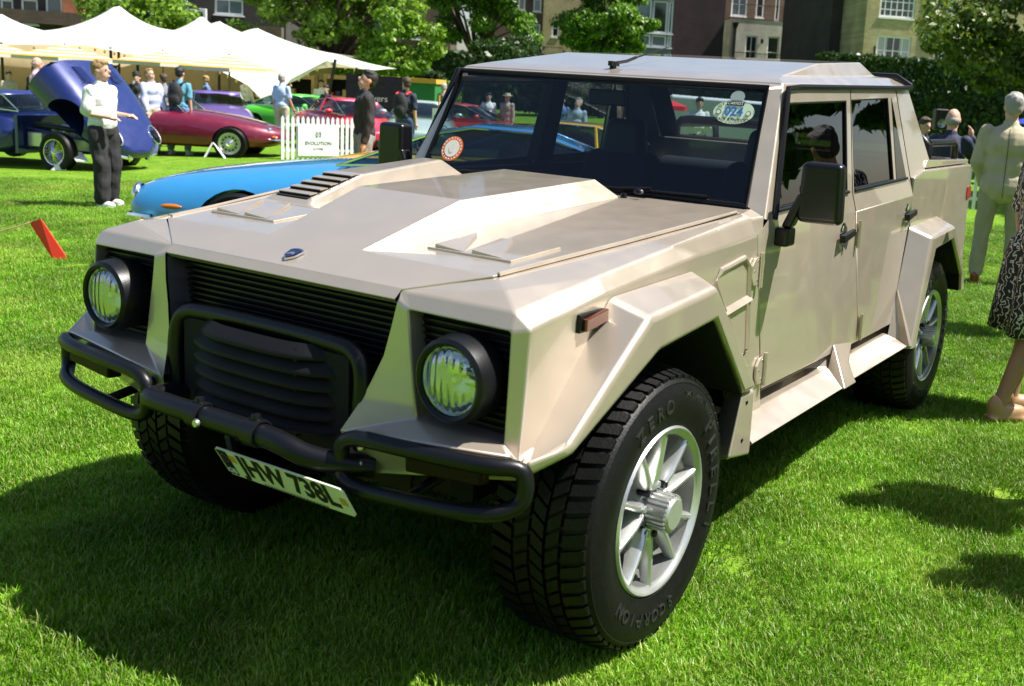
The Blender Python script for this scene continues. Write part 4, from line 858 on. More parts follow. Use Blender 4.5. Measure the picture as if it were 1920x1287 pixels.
# woman in a patterned dress at the right edge
dm=bpy.data.materials.new('patterned_dress'); dm.use_nodes=True; MATS['patterned_dress']=dm; n=dm.node_tree.nodes; l=dm.node_tree.links; b_=n['Principled BSDF']; b_.inputs['Roughness'].default_value=.7
tc=n.new('ShaderNodeTexCoord'); wv=n.new('ShaderNodeTexWave'); wv.wave_type='BANDS'; wv.bands_direction='X'; wv.inputs['Scale'].default_value=11; wv.inputs['Distortion'].default_value=9; wv.inputs['Detail'].default_value=1; wv.inputs['Detail Scale'].default_value=2.6; l.new(tc.outputs['Object'],wv.inputs['Vector'])
rp=n.new('ShaderNodeValToRGB'); rp.color_ramp.interpolation='CONSTANT'; rp.color_ramp.elements[0].color=(.008,.010,.012,1); rp.color_ramp.elements[1].position=.86; rp.color_ramp.elements[1].color=(.58,.55,.47,1); e=rp.color_ramp.elements.new(.45); e.color=(.010,.075,.065,1); e=rp.color_ramp.elements.new(.56); e.color=(.008,.010,.012,1); l.new(wv.outputs[0],rp.inputs[0]); l.new(rp.outputs[0],b_.inputs['Base Color'])
mat('sandal',(.42,.24,.13),.4)
wl_=[((.09,0,.92),(.10,-.04,.50),(.11,.0,.085)),((-.09,0,.92),(-.11,.06,.52),(-.12,.20,.10))]
p_,_,_=person('woman in a black and green patterned dress and tan sandals beside the truck',2.11,5.48,1.70,D(100),'patterned_dress',None,'hair_dark',skin='skin_tan',shoe='sandal',legs=wl_,vox=.010)
sk=MB(); rows=[]
for z,rx,ry in ((1.02,.165,.125),(.92,.195,.155),(.78,.21,.175),(.64,.225,.19),(.50,.245,.205)):
    rows.append([((rx+.022*math.sin(9*t))*math.cos(t),(ry+.022*math.sin(9*t+1))*math.sin(t),z+.012*math.sin(5*t)) for t in [2*math.pi*i/48 for i in range(48)]])
sk.grid(rows,closeu=True).build('skirt','patterned_dress',p_,smooth=180,solid=.004)
person('person in pale trousers and white-toed shoes walking past the truck rear',3.0,7.55,1.70,D(90),'beige_knit','chinos','hair_brown',shoe='shoe_white',vox=.014,z0=0)
for (s,d,h,lb) in ((2.0,4.05,1.74,'onlooker in dark clothes standing to the side of the truck'),(2.13,3.36,1.66,'onlooker in a white shirt standing beside the front wheel of the truck')):
    person(lb,s,d,h,D(-70),'shirt_black' if 'dark' in lb else 'shirt_white','navy_cloth','hair_brown',sleeve='long',arms=hipL)

for (s,d,h,rz,sh_,tr_2,hr,lb) in ((-17.6,28,1.55,40,'beige_knit','navy_cloth','hair_brown','woman in beige knitwear at the left parasol table'),(-18.2,27,1.5,-20,'shirt_white','jeans','hair_dark','woman in white blouse near the left parasol'),(-14.9,29.5,1.66,100,'grey_cloth','navy_cloth','hair_dark','man in grey jumper beneath the striped parasols'),(-12.9,29.5,1.6,-60,'shirt_denim','chinos','hair_blond','woman in denim shirt beneath the striped parasols'),(-9.9,30.4,1.6,20,'shirt_white','shirt_black','hair_dark','waiter in white shirt at the tan shelving'),(-5.9,28.5,1.6,150,'shirt_khaki','jeans_dark','hair_grey','man in olive shirt by the clipped hedge'),(-11.0,23.0,1.6,-140,'grey_cloth','jeans','hair_brown','man in grey top between the maroon and purple cars')):
    person(lb,s,d,h,D(rz),sh_,tr_2,hr,vox=.018)
# ================================================================ show cars
def loftcar(st,n2=0):
    mb=MB(); rows=[]
    for x,w,zb,zm,zs,ws,zt,*ex in st:
        wt=ex[0] if ex else ws*.62; bl=ex[1] if len(ex)>1 else zs+(zt-zs)*.75
        half=[(0,zb),(w*.80,zb),(w*.97,zb+.07),(w,zm),(ws,zs),(wt,bl),(wt*.45,zt-.004),(0,zt)]
        rows.append([(x,y,z) for y,z in half]+[(x,-y,z) for y,z in half[-2:0:-1]])
    mb.grid(rows,closeu=True); n=len(rows[0]); o=0
    mb.f.append(tuple(range(n-1,-1,-1))); mb.f.append(tuple(range((len(rows)-1)*n,len(rows)*n)))
    return mb
def cutarches(o,xs,r,z,hw):
    c=MB()
    for x in xs: c.lathe([(0,-hw-.3),(r,-hw-.3),(r,-hw+.26),(0,-hw+.26)],(x,0,z),(0,1,0),28); c.lathe([(0,hw-.26),(r,hw-.26),(r,hw+.3),(0,hw+.3)],(x,0,z),(0,1,0),28)
    k=c.build('cut','void',None,smooth=0,recalc=True); m_=o.modifiers.new('b','BOOLEAN'); m_.operation='DIFFERENCE'; m_.object=k; m_.solver='EXACT'
    pm=o.parent; o.parent=None; k.matrix_world=Matrix.Identity(4); bpy.context.view_layer.update()
    dg=bpy.context.evaluated_depsgraph_get(); me=bpy.data.meshes.new_from_object(o.evaluated_get(dg)); old=o.data; o.modifiers.clear(); o.data=me; bpy.data.objects.remove(k); o.parent=pm; me.shade_smooth(); me.set_sharp_from_angle(angle=R(32))
mat('whitewall',(.5,.5,.48),.5)
def cwheel(root,x,y,r,style,tw=.19):
    s=1 if y>0 else -1; w_=bpy.data.objects.new('wheel',None); COL.objects.link(w_); w_.parent=root; w_.location=(x,y,r); w_.rotation_euler=(0,0,0 if s>0 else math.pi)
    MB().lathe([(r*.62,-tw),(r*.92,-tw),(r,-tw*.85),(r,-tw*.15),(r*.93,0),(r*.70,.004),(r*.64,-.01)],(0,0,0),(0,1,0),36).build('tyre','rubber',w_)
    if style=='wire':
        MB().lathe([(r*.66,-.005),(r*.655,.006),(r*.62,.004),(r*.60,-.03),(r*.58,-.10)],(0,0,0),(0,1,0),32).build('rim','chrome',w_)
        sp=None
        for i in range(36):
            a=2*math.pi*i/36; o=MB().tube([(.035,.01 if 1 else 0,0),(r*.60,-.03,.02)],.0035,4).build('spoke','chrome',w_) if sp is None else dup(sp,w_); sp=sp or o; o.rotation_euler=(0,a,0)
        MB().lathe([(0,.045),(.022,.04),(.045,.02),(.05,-.04)],(0,0,0),(0,1,0),18).build('spinner','chrome',w_)
        MB().lathe([(0,-.11),(r*.58,-.11)],(0,0,0),(0,1,0),24).build('wheel_back','void',w_)
    elif style=='disc':
        MB().lathe([(r*.68,-.005),(r*.675,.008),(r*.60,.006),(r*.55,-.012),(r*.30,-.016),(r*.26,.006),(0,.02)],(0,0,0),(0,1,0),36).build('rim','alloy',w_)
        ho=None
        for i in range(12):
            a=2*math.pi*i/12; o=MB().lathe([(0,.0),(.022,0)],(0,0,0),(0,1,0),10).build('rim_hole','ink',w_) if ho is None else dup(ho,w_); ho=ho or o; o.location=(r*.43*math.cos(a),-.006,r*.43*math.sin(a))
        MB().lathe([(0,.05),(.03,.045),(.06,.012)],(0,0,0),(0,1,0),16).build('spinner','chrome',w_)
    else:
        MB().lathe([(r*.66,-.005),(r*.655,.006),(r*.62,.0),(r*.60,-.06)],(0,0,0),(0,1,0),32).build('rim','alloy',w_)
        for i in range(5):
            a=2*math.pi*i/5; MB().hexa([(.03,-.03,-.035),(r*.62,-.03,-.028),(r*.62,-.03,.028),(.03,-.03,.035)],[(.03,.0,-.03),(r*.62,-.008,-.02),(r*.62,-.008,.02),(.03,.0,.03)]).build('spoke','alloy',w_,recalc=True).rotation_euler=(0,a,0)
        MB().lathe([(0,-.08),(r*.60,-.08)],(0,0,0),(0,1,0),24).build('wheel_back','void',w_)
glass('car_glass',(.26,.34,.36),.9)
def greenhouse(root,g,paint,inner='cloth_dark'):
    # g: list of (x,zbase,wbase,ztop,wtop) front to back
    gl=MB(); roof=MB(); n=len(g)
    L_=[[(x,-wb,zb),(x2,-wt,zt),(x2,0,zt+.018),(x2,wt,zt),(x,wb,zb)] for x,zb,wb,x2,zt,wt in g]
    gl.grid(L_); gl.build('window_glass','car_glass',root,smooth=60)
    rp=MB().grid([[(x2,-wt*1.01,zt+.004),(x2,-wt*.5,zt+.018),(x2,0,zt+.024),(x2,wt*.5,zt+.018),(x2,wt*1.01,zt+.004)] for x,zb,wb,x2,zt,wt in g if zt-zb>.2])
    if len(rp.v)>=10: rp.build('roof',paint,root,smooth=180,solid=.02)
    for y in (1,-1):
        for i in (0,n//2,n-1):
            x,zb,wb,x2,zt,wt=g[i]
            if zt-zb>.15: MB().tube([(x,y*wb,zb),(x2,y*wt*1.01,zt+.004)],[.022,.018],6).build('pillar',paint if i else 'chrome',root)
        MB().tube([(x2,y*wt*1.015,zt) for x,zb,wb,x2,zt,wt in g],.012,6).build('roof_gutter','chrome',root)
        MB().tube([(x,y*wb*1.01,zb+.004) for x,zb,wb,x2,zt,wt in g],.010,6).build('belt_trim','chrome',root)
def lampf(root,x,y,z,r,m_='chrome'):
    o=MB().lathe([(r*.9,-.02),(r,.0),(r*.95,.02),(r*.85,.02)],(x,y,z),(1,.12 if y>0 else -.12,.12),20).build('headlight',m_,root); MB().lathe([(0,.05),(r*.5,.042),(r*.88,.012)],(x,y,z),(1,.12 if y>0 else -.12,.12),18).build('lens','fluted_lens',o); MB().lathe([(0,-.04),(r*.88,.005)],(x,y,z),(1,.12 if y>0 else -.12,.12),18).build('reflector','chrome',o)
ET=[(2.20,.20,.40,.46,.52,.17,.54),(2.12,.36,.33,.46,.57,.31,.59),(1.95,.54,.27,.47,.63,.48,.66),(1.6,.70,.22,.50,.70,.62,.755),(1.2,.77,.20,.52,.76,.68,.84),(.8,.80,.20,.53,.81,.72,.90),(.4,.815,.20,.54,.84,.74,.93),(-.1,.825,.20,.55,.87,.76,.94),(-.7,.83,.20,.56,.88,.77,.93),(-1.2,.825,.22,.57,.87,.76,.91),(-1.6,.79,.26,.57,.82,.70,.87),(-1.95,.70,.32,.57,.73,.60,.77),(-2.18,.50,.40,.56,.65,.42,.67),(-2.26,.32,.45,.55,.60,.28,.61)]
def etype(label,s,d,rz,paint,roadster=False,wheel='disc',group='sports cars on show',k=1.0):
    root=thing('sports_car',label,'sports car',W(s,d),SITE+rz,group); root.scale=(k,k,k)
    b=loftcar(ET).build('body',paint,root,sub=2,smooth=180)
    b2=b.modifiers.new('x','SUBSURF') if 0 else None
    cutarches(b,(1.22,-1.22),.345,.32,.82)
    for x in (1.22,-1.22):
        for y in (.79,-.79): cwheel(root,x,y,.32,wheel)
    if roadster:
        MB().quad((.30,-.62,.90),(.30,.62,.90),(-.02,.52,1.17),(-.02,-.52,1.17)).build('windscreen','car_glass',root,smooth=0); MB().tube([(.30,-.63,.90),(-.02,-.53,1.18),(-.02,.53,1.18),(.30,.63,.90)],.012,6).build('screen_frame','chrome',root)
        MB().box((-1.0,-.55,.80),(-.15,.55,.955)).build('cockpit','void',root,bevel=.05)
        for y in (.28,-.28): MB().ell((-.85,y,.98),(.10,.20,.20),10,8).build('seat','leather_dark',root)
    else: greenhouse(root,[(.33,.91,.60,.32,.915,.58),(.10,.93,.68,-.10,1.16,.50),(-.5,.94,.70,-.45,1.215,.55),(-1.0,.92,.67,-.95,1.18,.53),(-1.5,.86,.58,-1.45,1.04,.44),(-1.9,.76,.44,-1.88,.80,.32)],paint)
    for y in (.42,-.42): lampf(root,1.90,y,.60,.085)
    MB().tube([(2.17,-.10,.44),(2.22,0,.44),(2.17,.10,.44)],.02,8).build('air_intake_bar','chrome',root); MB().ell((2.19,0,.44),(.03,.22,.06),12,8).build('air_intake','void',root)
    for y in (1,-1):
        MB().tube([(2.16,y*.24,.40),(2.08,y*.44,.41),(1.92,y*.60,.42)],.026,8).build('bumper','chrome',root)
        MB().ell((2.02,y*.50,.475),(.07,.05,.028),10,6).build('indicator','amber_bright',root)
    return root
for nm,c in (('paint_maroon',(.16,.006,.030)),('paint_purple',(.16,.10,.38)),('paint_green',(.10,.62,.05)),('paint_red',(.62,.02,.06)),('paint_silver',(.30,.40,.36)),('paint_darkblue',(.008,.020,.13)),('paint_skyblue',(.035,.26,.56)),('paint_yellow',(.80,.46,.02)),('paint_scarlet',(.55,.02,.015))): paintmat(nm,c,.25,.35)
etype('maroon open sports car with silver disc wheels facing the picket fence',-9.72,20.95,D(6),'paint_maroon',True,'disc')
o_=thing('wheel_stand','pale folding display board leaning on the maroon car front wheel','display stand',W(-8.72,20.25),SITE)
MB().hexa([(-.16,-.10,0),(-.13,-.10,0),(.0,0,.30),(-.03,0,.30)],[(-.16,-.04,0),(-.13,-.04,0),(.0,.04,.30),(-.03,.04,.30)]).build('leg','white_paper',o_,recalc=True); MB().hexa([(.25,-.10,0),(.27,-.10,0),(.0,0,.30),(-.02,0,.30)],[(.25,-.04,0),(.27,-.04,0),(.0,.04,.30),(-.02,.04,.30)]).build('leg','white_paper',o_,recalc=True)
etype('purple sports coupe facing the lawn in front of the parasols',-10.9,25.6,D(-62),'paint_purple',False,'wire')
# modern low cars in the far row
MC=[(2.2,.55,.30,.42,.55,.45,.57),(2.12,.74,.20,.45,.60,.60,.63),(1.8,.86,.16,.48,.68,.74,.72),(1.3,.91,.15,.52,.78,.78,.80),(.8,.92,.15,.54,.84,.80,.88),(.2,.92,.15,.55,.88,.80,.93),(-.6,.92,.15,.56,.90,.80,.94),(-1.3,.93,.16,.58,.90,.80,.93),(-1.8,.90,.20,.58,.86,.76,.90),(-2.1,.82,.26,.58,.80,.66,.84),(-2.2,.66,.32,.58,.72,.54,.74)]
def modern(label,s,d,rz,paint,k=1,badge=None):
    root=thing('sports_car',label,'sports car',W(s,d),SITE+rz,'sports cars on show'); root.scale=(k,k,k)
    b=loftcar(MC).build('body',paint,root,sub=2,smooth=180); cutarches(b,(1.25,-1.25),.35,.33,.90)
    for x in (1.25,-1.25):
        for y in (.88,-.88): cwheel(root,x,y,.33,'spoke',.24)
    greenhouse(root,[(.85,.88,.66,.84,.885,.64),(.50,.92,.76,.10,1.22,.56),(-.3,.94,.78,-.35,1.27,.58),(-1.0,.93,.74,-.95,1.20,.54),(-1.7,.88,.58,-1.6,.98,.46)],paint)
    for y in (.60,-.60): lampf(root,1.86,y,.66,.11)
    MB().box((2.17,-.5,.22),(2.215,.5,.40)).build('lower_grille','void',root,bevel=.02)
    for y in (.88,-.88): MB().ell((.55,y*1.06,.98),(.07,.10,.06),10,6).build('door_mirror',paint,root)
    return root
modern('lime green sports car behind the picket fence',-9.55,28.3,D(-18),'paint_green',.92)
modern('bright red sports coupe with round headlights behind the picket fence',-7.1,24.2,D(-48),'paint_red',.92)
mc_=modern('grey green sports car by the clipped hedge',-5.55,24.4,D(-80),'paint_silver',.92)
modern('red sports car glimpsed through the truck windscreen',-4.6,25.3,D(-10),'paint_scarlet',.88)
# ---- light blue grand tourer beside the truck, and the yellow one beyond
GT=[(2.32,.50,.40,.50,.58,.42,.60),(2.26,.66,.33,.50,.63,.54,.655),(2.05,.76,.26,.51,.70,.62,.735),(1.7,.81,.22,.53,.755,.66,.80),(1.3,.83,.20,.55,.80,.68,.855),(.9,.84,.20,.56,.83,.70,.90),(.5,.85,.20,.57,.855,.72,.925),(0,.855,.20,.58,.875,.74,.935),(-.6,.86,.20,.59,.885,.75,.94),(-1.2,.86,.22,.60,.885,.75,.935),(-1.7,.84,.26,.60,.86,.71,.91),(-2.1,.76,.32,.60,.80,.62,.85),(-2.30,.60,.40,.58,.72,.50,.75)]
def grandtourer(label,s,d,rz,paint,k=1):
    root=thing('grand_tourer',label,'classic car',W(s,d),SITE+rz,'sports cars on show'); root.scale=(k,k,k)
    b=loftcar(GT).build('body',paint,root,sub=2,smooth=180); cutarches(b,(1.35,-1.20),.35,.33,.85)
    for x in (1.35,-1.20):
        for y in (.80,-.80):
            cwheel(root,x,y,.325,'wire')
    greenhouse(root,[(.62,.905,.62,.60,.91,.60),(.30,.93,.70,-.10,1.19,.52),(-.45,.945,.73,-.45,1.265,.56),(-1.0,.94,.71,-.95,1.25,.54),(-1.55,.92,.62,-1.35,1.12,.48),(-1.95,.86,.52,-1.90,.90,.42)],paint)
    for y in (.50,-.50):
        lampf(root,2.245,y,.565,.105)
    for y in (1,-1):
        MB().tube([(2.30,y*.12,.40),(2.34,y*.35,.40),(2.26,y*.62,.41),(2.02,y*.78,.42)],.030,8).build('bumper','chrome',root)
        MB().ell((1.86,y*.80,.52),(.085,.018,.022),12,6).build('side_indicator','amber_bright',root)
    MB().tube([(.56,-.5,.93),(.52,0,.945)],.008,6).build('wiper','black_satin',root); MB().tube([(.56,.1,.94),(.52,.55,.93)],.008,6).build('wiper','black_satin',root)
    MB().lathe([(.17,0),(.18,.012),(.19,0),(.18,-.012)],(-.05,.36,.98),(1,0,-.5),24,closed=True).build('steering_wheel','leather_dark',root)
    for y in (.35,-.35): MB().ell((-.75,y,.92),(.14,.22,.24),10,8).build('seat','leather_dark',root)
    return root
grandtourer('light blue classic grand tourer parked beside the truck',-1.95,8.85,math.pi+D(2),'paint_skyblue')
grandtourer('yellow classic grand tourer parked beyond the light blue one',-1.55,11.6,math.pi+D(-3),'paint_yellow',.98)
# ---- dark blue coupe with its bonnet tipped forward
root=thing('sports_car','dark blue sports coupe with its long bonnet tipped open showing the engine','sports car',W(-10.65,17.6),SITE+D(-16),'sports cars on show')
body=loftcar([x for x in ET if x[0]<=.45]).build('body','paint_darkblue',root,sub=2,smooth=180); cutarches(body,(-1.22,),.345,.32,.82)
for x in (1.22,-1.22):
    for y in (.79,-.79): cwheel(root,x,y,.32,'wire')
greenhouse(root,[(.33,.91,.60,.32,.915,.58),(.10,.93,.68,-.10,1.16,.50),(-.5,.94,.70,-.45,1.215,.55),(-1.0,.92,.67,-.95,1.18,.53),(-1.5,.86,.58,-1.45,1.04,.44),(-1.9,.76,.44,-1.88,.80,.32)],'paint_darkblue')
bn=loftcar([x for x in ET if x[0]>=.4]); bn.f=bn.f[:-1]; bn.v=[(x,y,z) for x,y,z in bn.v]
Mh=Matrix.Translation((1.98,0,.36))@Matrix.Rotation(R(40),4,'Y')@Matrix.Translation((-1.98,0,-.36))
bo=bn.build('bonnet','paint_darkblue',root,sub=2,smooth=180); cutarches(bo,(1.22,),.36,.33,.82); bo.data.transform(Mh); bo.modifiers.clear()
MB().hexa([(.41,-.70,.25),(.41,.70,.25),(.41,.76,.62),(.41,-.76,.62)],[(.43,-.66,.28),(.43,.66,.28),(.43,.70,.88),(.43,-.70,.88)]).xf(Mh).build('bonnet_underside','void',bo,recalc=True)
for y in (.42,-.42):
    lt=MB().ell((1.90,y,.62),(.16,.09,.075),14,8).xf(Mh).build('headlight','car_glass',bo); MB().tube([tuple(Mh@Vector((1.90+.165*math.cos(t),y+.095*math.sin(t)*1,.655-.05*math.cos(t)))) for t in [2*math.pi*i/20 for i in range(20)]],.012,6,closed=True).build('lamp_rim','chrome',lt)
    for i in range(10): MB().box((.55+i*.035,(.22 if y>0 else -.40),.905),(.57+i*.035,(.40 if y>0 else -.22),.918)).xf(Mh).build('bonnet_louvre','paint_darkblue',bo)
for y in (1,-1): MB().tube([tuple(Mh@Vector(p)) for p in ((2.19,y*.16,.40),(2.10,y*.44,.41),(1.85,y*.68,.42))],.032,8).build('bumper','chrome',root); MB().ell(Mh@Vector((2.17,y*.22,.44)),(.04,.03,.09),8,6).build('overrider','chrome',root)
en=MB().box((.62,-.20,.30),(1.45,.20,.62)).build('engine','steel',root,bevel=.03)
for y in (.10,-.10): MB().box((.64,y-.05,.62),(1.44,y+.05,.72)).build('cam_cover','alloy',en,bevel=.04,seg=3)
for i in range(3): MB().lathe([(.055,0),(.06,.05),(.06,.14),(.02,.17),(0,.17)],(.78+i*.24,-.34,.56),(0,0,1),16).build('carburettor','alloy',en)
MB().box((.45,.34,.42),(.72,.60,.66)).build('expansion_tank','plate_gold',en,bevel=.03); MB().box((.50,-.62,.36),(.80,-.40,.60)).build('battery_box','alloy',en,bevel=.02); MB().tube([(.55,-.5,.72),(1.0,-.46,.70),(1.35,-.44,.66)],.045,10).build('air_trunk','black_satin',en)
for y in (.62,-.62):
    MB().tube([(.42,y*.9,.66),(1.0,y*.75,.58),(1.72,y*.62,.50)],.022,8).build('frame_tube','paint_darkblue',root); MB().tube([(.42,y*.9,.32),(1.0,y*.72,.32),(1.72,y*.62,.32)],.022,8).build('frame_tube','paint_darkblue',root)
MB().box((1.62,-.33,.28),(1.74,.33,.74)).build('radiator','void',root,bevel=.01); MB().box((.40,-.76,.24),(.46,.76,.86)).build('bulkhead','paint_darkblue',root)
o_=thing('information_board','small white board propped against the dark blue car front wheel','sign board',W(-9.45,16.55),SITE)
MB().hexa([(-.28,-.10,0),(-.24,-.14,0),(-.02,.02,.30),(-.06,.06,.30)],[(-.10,-.02,.0),(-.06,-.06,.0),(.12,.10,.30),(.08,.14,.30)]).build('panel','white_paper',o_,recalc=True); MB().hexa([(-.06,.06,.28),(.10,.14,.28),(.30,-.02,.16),(.14,-.10,.16)],[(-.06,.06,.30),(.10,.14,.30),(.30,-.02,.18),(.14,-.10,.18)]).build('panel','white_paper',o_,recalc=True)
# ================================================================ tent, parasols, fence and small things
mat('tent_white',(.72,.72,.70),.75,bump=.1,bscale=2); mat('pole_black',(.012,.012,.012),.5); mat('canvas_white',(.60,.56,.47),.8); mat('canvas_yellow',(.58,.30,.04),.8); mat('canvas_red',(.60,.02,.03),.8); mat('tan_wood',(.42,.30,.17),.7,noise=.15,nscale=4); mat('fence_white',(.80,.80,.79),.5,noise=.04,nscale=6); mat('warm_bulb',(.9,.6,.3),.3)
tentm=MATS['tent_white']; n=tentm.node_tree.nodes; l=tentm.node_tree.links; pb=n['Principled BSDF']; tlu=n.new('ShaderNodeBsdfTranslucent'); tlu.inputs[0].default_value=(.70,.58,.40,1); mxs=n.new('ShaderNodeMixShader'); mxs.inputs[0].default_value=.30; ou=[q for q in n if q.type=='OUTPUT_MATERIAL'][0]; l.new(pb.outputs[0],mxs.inputs[1]); l.new(tlu.outputs[0],mxs.inputs[2]); l.new(mxs.outputs[0],ou.inputs[0])
tent=thing('stretch_tent','large white stretch tent with pointed peaks and black poles','tent',(0,0,0))
edge=[(-40,35.5,2.0),(-33,35,2.0),(-27,34.5,1.75),(-21.6,34,1.84),(-18.2,33,1.97),(-16.5,32,1.8),(-14.9,31,1.67),(-12.8,30,1.50),(-11.6,29.3,1.10),(-10.95,29,.55),(-10.4,29.3,1.35),(-9.6,29.9,1.93),(-8.57,30,1.76)]
peaks=[(-32,42,3.6),(-26.64,42,3.11),(-20.85,40,3.66),(-19.4,44,3.62),(-16.13,38,3.20),(-13.99,36,2.97)]
ctrl=[(*e_,1.0) for e_ in edge]+[(s,48,2.2,1.0) for s in (-40,-34,-28,-22,-17,-13,-9)]+[(-23.9,41,2.35,1),(-29.5,42,2.3,1),(-18.2,41,2.65,1),(-15.1,37.3,2.45,1),(-12,33,2.15,1),(-10.3,32,2.0,1),(-22,37,2.25,1),(-18.5,36,2.3,1),(-15.5,34,2.1,1),(-20.85,40,2.5,1),(-26.6,42,2.3,1),(-16.1,38,2.5,1),(-14,36,2.4,1)]
CP=np.array(ctrl)
def tz0(s,d):
    r2=(CP[:,0]-s)**2+((CP[:,1]-d)*.9)**2+.3; wgt=1/r2**1.35; return float((wgt*CP[:,2]).sum()/wgt.sum())
PK=[(s_,d_,z_,z_-tz0(s_,d_)) for s_,d_,z_ in peaks]
def tz(s,d): return tz0(s,d)+max(a_*math.exp(-math.hypot(s-s_,d-d_)/1.25) for s_,d_,z_,a_ in PK)
def edgept(t):
    x=t*(len(edge)-1); i=min(int(x),len(edge)-2); f_=x-i; return [edge[i][k]+(edge[i+1][k]-edge[i][k])*f_ for k in range(3)]
rows=[]
for iw in range(71):
    wv_=iw/70; row=[]
    for it in range(261):
        s,d,z=edgept(it/260); sb=s+ (0 if s<-14 else (-1.5)*wv_*0); d2=d+(48-d)*wv_ if s<-12 else d+(max(d+3,38-(s+12)*1.2)-d)*wv_
        zz=z if iw==0 else tz(s,d2); row.append(tuple(ORG+RH*s+FH*d2+Vector((0,0,zz))))
    rows.append(row)
MB().grid(rows).build('canopy','tent_white',tent,smooth=180)
mat('tent_lining',(.42,.34,.22),.9,noise=.15,nscale=1)
MB().add([tuple(ORG+RH*s_+FH*d_+Vector((0,0,z_))) for s_,d_,z_ in ((-40,46,-1),(-13,42,-1),(-13,42,2.1),(-40,46,2.1))],[(0,1,2,3)]).build('back_wall','tent_lining',tent,solid=.02)
for (s,d,z) in [(-21.6,34.05,1.9),(-17.24,32.6,1.95),(-14.2,30.7,1.66),(-16.0,31.8,1.8),(-9.35,29.95,1.98),(-8.75,30.05,1.8),(-25,34.5,1.8)]:
    p=ORG+RH*s+FH*d; b0=ORG+RH*(s-(.42 if s>-10 else .05))+FH*(d+.1); MB().tube([(b0.x,b0.y,gz(s)),(p.x,p.y,z)],.045,8).build('pole','pole_black',tent)
for (s,d,z) in peaks: p=ORG+RH*s+FH*d; MB().tube([(p.x,p.y,gz(s)),(p.x,p.y,z-.03)],.05,8).build('mast','pole_black',tent)
bb_=None
for i in range(34):
    s,d,z=edgept(.28+.72*i/33); p=ORG+RH*s+FH*(d+.15); o=MB().ell((0,0,0),(.035,.035,.05),8,6).build('festoon_bulb','warm_bulb',tent) if bb_ is None else dup(bb_,tent); bb_=bb_ or o; o.location=(p.x,p.y,z-.10)
def parasol(label,s,d,zt,ze,r,cols,group='parasols in front of the tent',n=8):
    t=thing('parasol',label,'parasol',W(s,d),SITE,group); g0=gz(s); zt-=g0; ze-=g0
    MB().tube([(0,0,0),(0,0,zt+.06)],.028,8).build('pole','tan_wood' if cols[0]!='canvas_red' else 'steel',t); MB().lathe([(0,.06),(.25,.05),(.27,0)],(0,0,0),(0,0,1),20).build('base','pole_black',t)
    K=len(cols)
    for i,c in enumerate(cols):
        r0,r1=r*i/K,r*(i+1)/K; z0,z1=zt+(ze-zt)*i/K,zt+(ze-zt)*(i+1)/K
        MB().grid([[(rr*math.cos(2*math.pi*q/n+.39),rr*math.sin(2*math.pi*q/n+.39),zz) for q in range(n)] for rr,zz in ((max(r0,.005),z0),(r1,z1))],closeu=True).build('canopy_band',c,t,smooth=0,solid=.006)
    MB().grid([[(r*math.cos(2*math.pi*q/n+.39),r*math.sin(2*math.pi*q/n+.39),zz) for q in range(n)] for zz in (ze,ze-.09)],closeu=True).build('valance','canvas_white' if cols[0]!='canvas_red' else 'canvas_red',t,smooth=0)
    for q in range(n):
        a=2*math.pi*q/n+.39; MB().tube([(0,0,zt-.03),(r*math.cos(a),r*math.sin(a),ze-.01)],.008,5).build('rib','tan_wood',t)
st_=['canvas_white','canvas_yellow']*4
parasol('yellow striped parasol cut by the tent corner pole',-18.95,29.3,1.88,1.55,1.32,st_); parasol('yellow striped parasol above the man in pink',-16.61,29,1.89,1.55,1.32,st_); parasol('yellow striped parasol between the tent poles',-13.4,28,1.88,1.58,1.22,st_); parasol('yellow striped parasol above the purple coupe',-11.19,27,1.87,1.55,1.20,st_)
parasol('plain red parasol seen through the truck rear window',.12,24,1.53,1.34,.62,['canvas_red'],None,6)
# bar and shelving under the tent
for s0,s1,lb in ((-10.1,-8.6,'tan wooden shelving unit with dark bays under the tent wing'),(-12.3,-10.4,'tan wooden bar counter under the tent')):
    t=thing('shelving_unit',lb,'shelf',W((s0+s1)/2,31.6),SITE); w_=(s1-s0)/2
    MB().box((-w_,0,0),(w_,.08,1.75)).build('back_panel','void',t)
    for x in (-w_,0,w_-.08): MB().box((x,-.35,0),(x+.08,0,1.75)).build('upright','tan_wood',t)
    for z in (.05,.55,1.0,1.62): MB().box((-w_,-.34,z),(w_,-.01,z+.12)).build('shelf_board','tan_wood',t)
    for i in range(6): MB().box((-w_+.15+i*.2,-.30,1.12),(-w_+.28+i*.2,-.12,1.22+.05*(i%3))).build('shelf_item',('paint_scarlet','paint_darkblue','tan_wood')[i%3],t)
t=thing('banner_panel','black banner panel with white lettering behind the red coupe','banner',W(-7.55,27.5),SITE)
MB().box((-.75,0,.2),(.75,.05,1.75)).build('panel','shirt_black',t); textmb('overs',.24,.004).xf(frame((.1,-.006,1.15),(1,0,0),(0,0,1))).build('banner_text','white_paper',t,smooth=0); MB().lathe([(0,.0),(.10,.0)],(.1,-.006,.85),(0,-1,0),16).build('banner_emblem','white_paper',t)
t=thing('market_hut','green painted hut with a yellow roof edge beside the hedge','hut',W(-7.75,30.6),SITE); mat('hut_green',(.02,.16,.04),.6); MB().box((-.1,0,0),(1.15,1.2,1.62)).build('wall','hut_green',t); MB().box((-.9,-.1,1.62),(1.2,1.3,1.75)).build('roof','canvas_yellow',t)
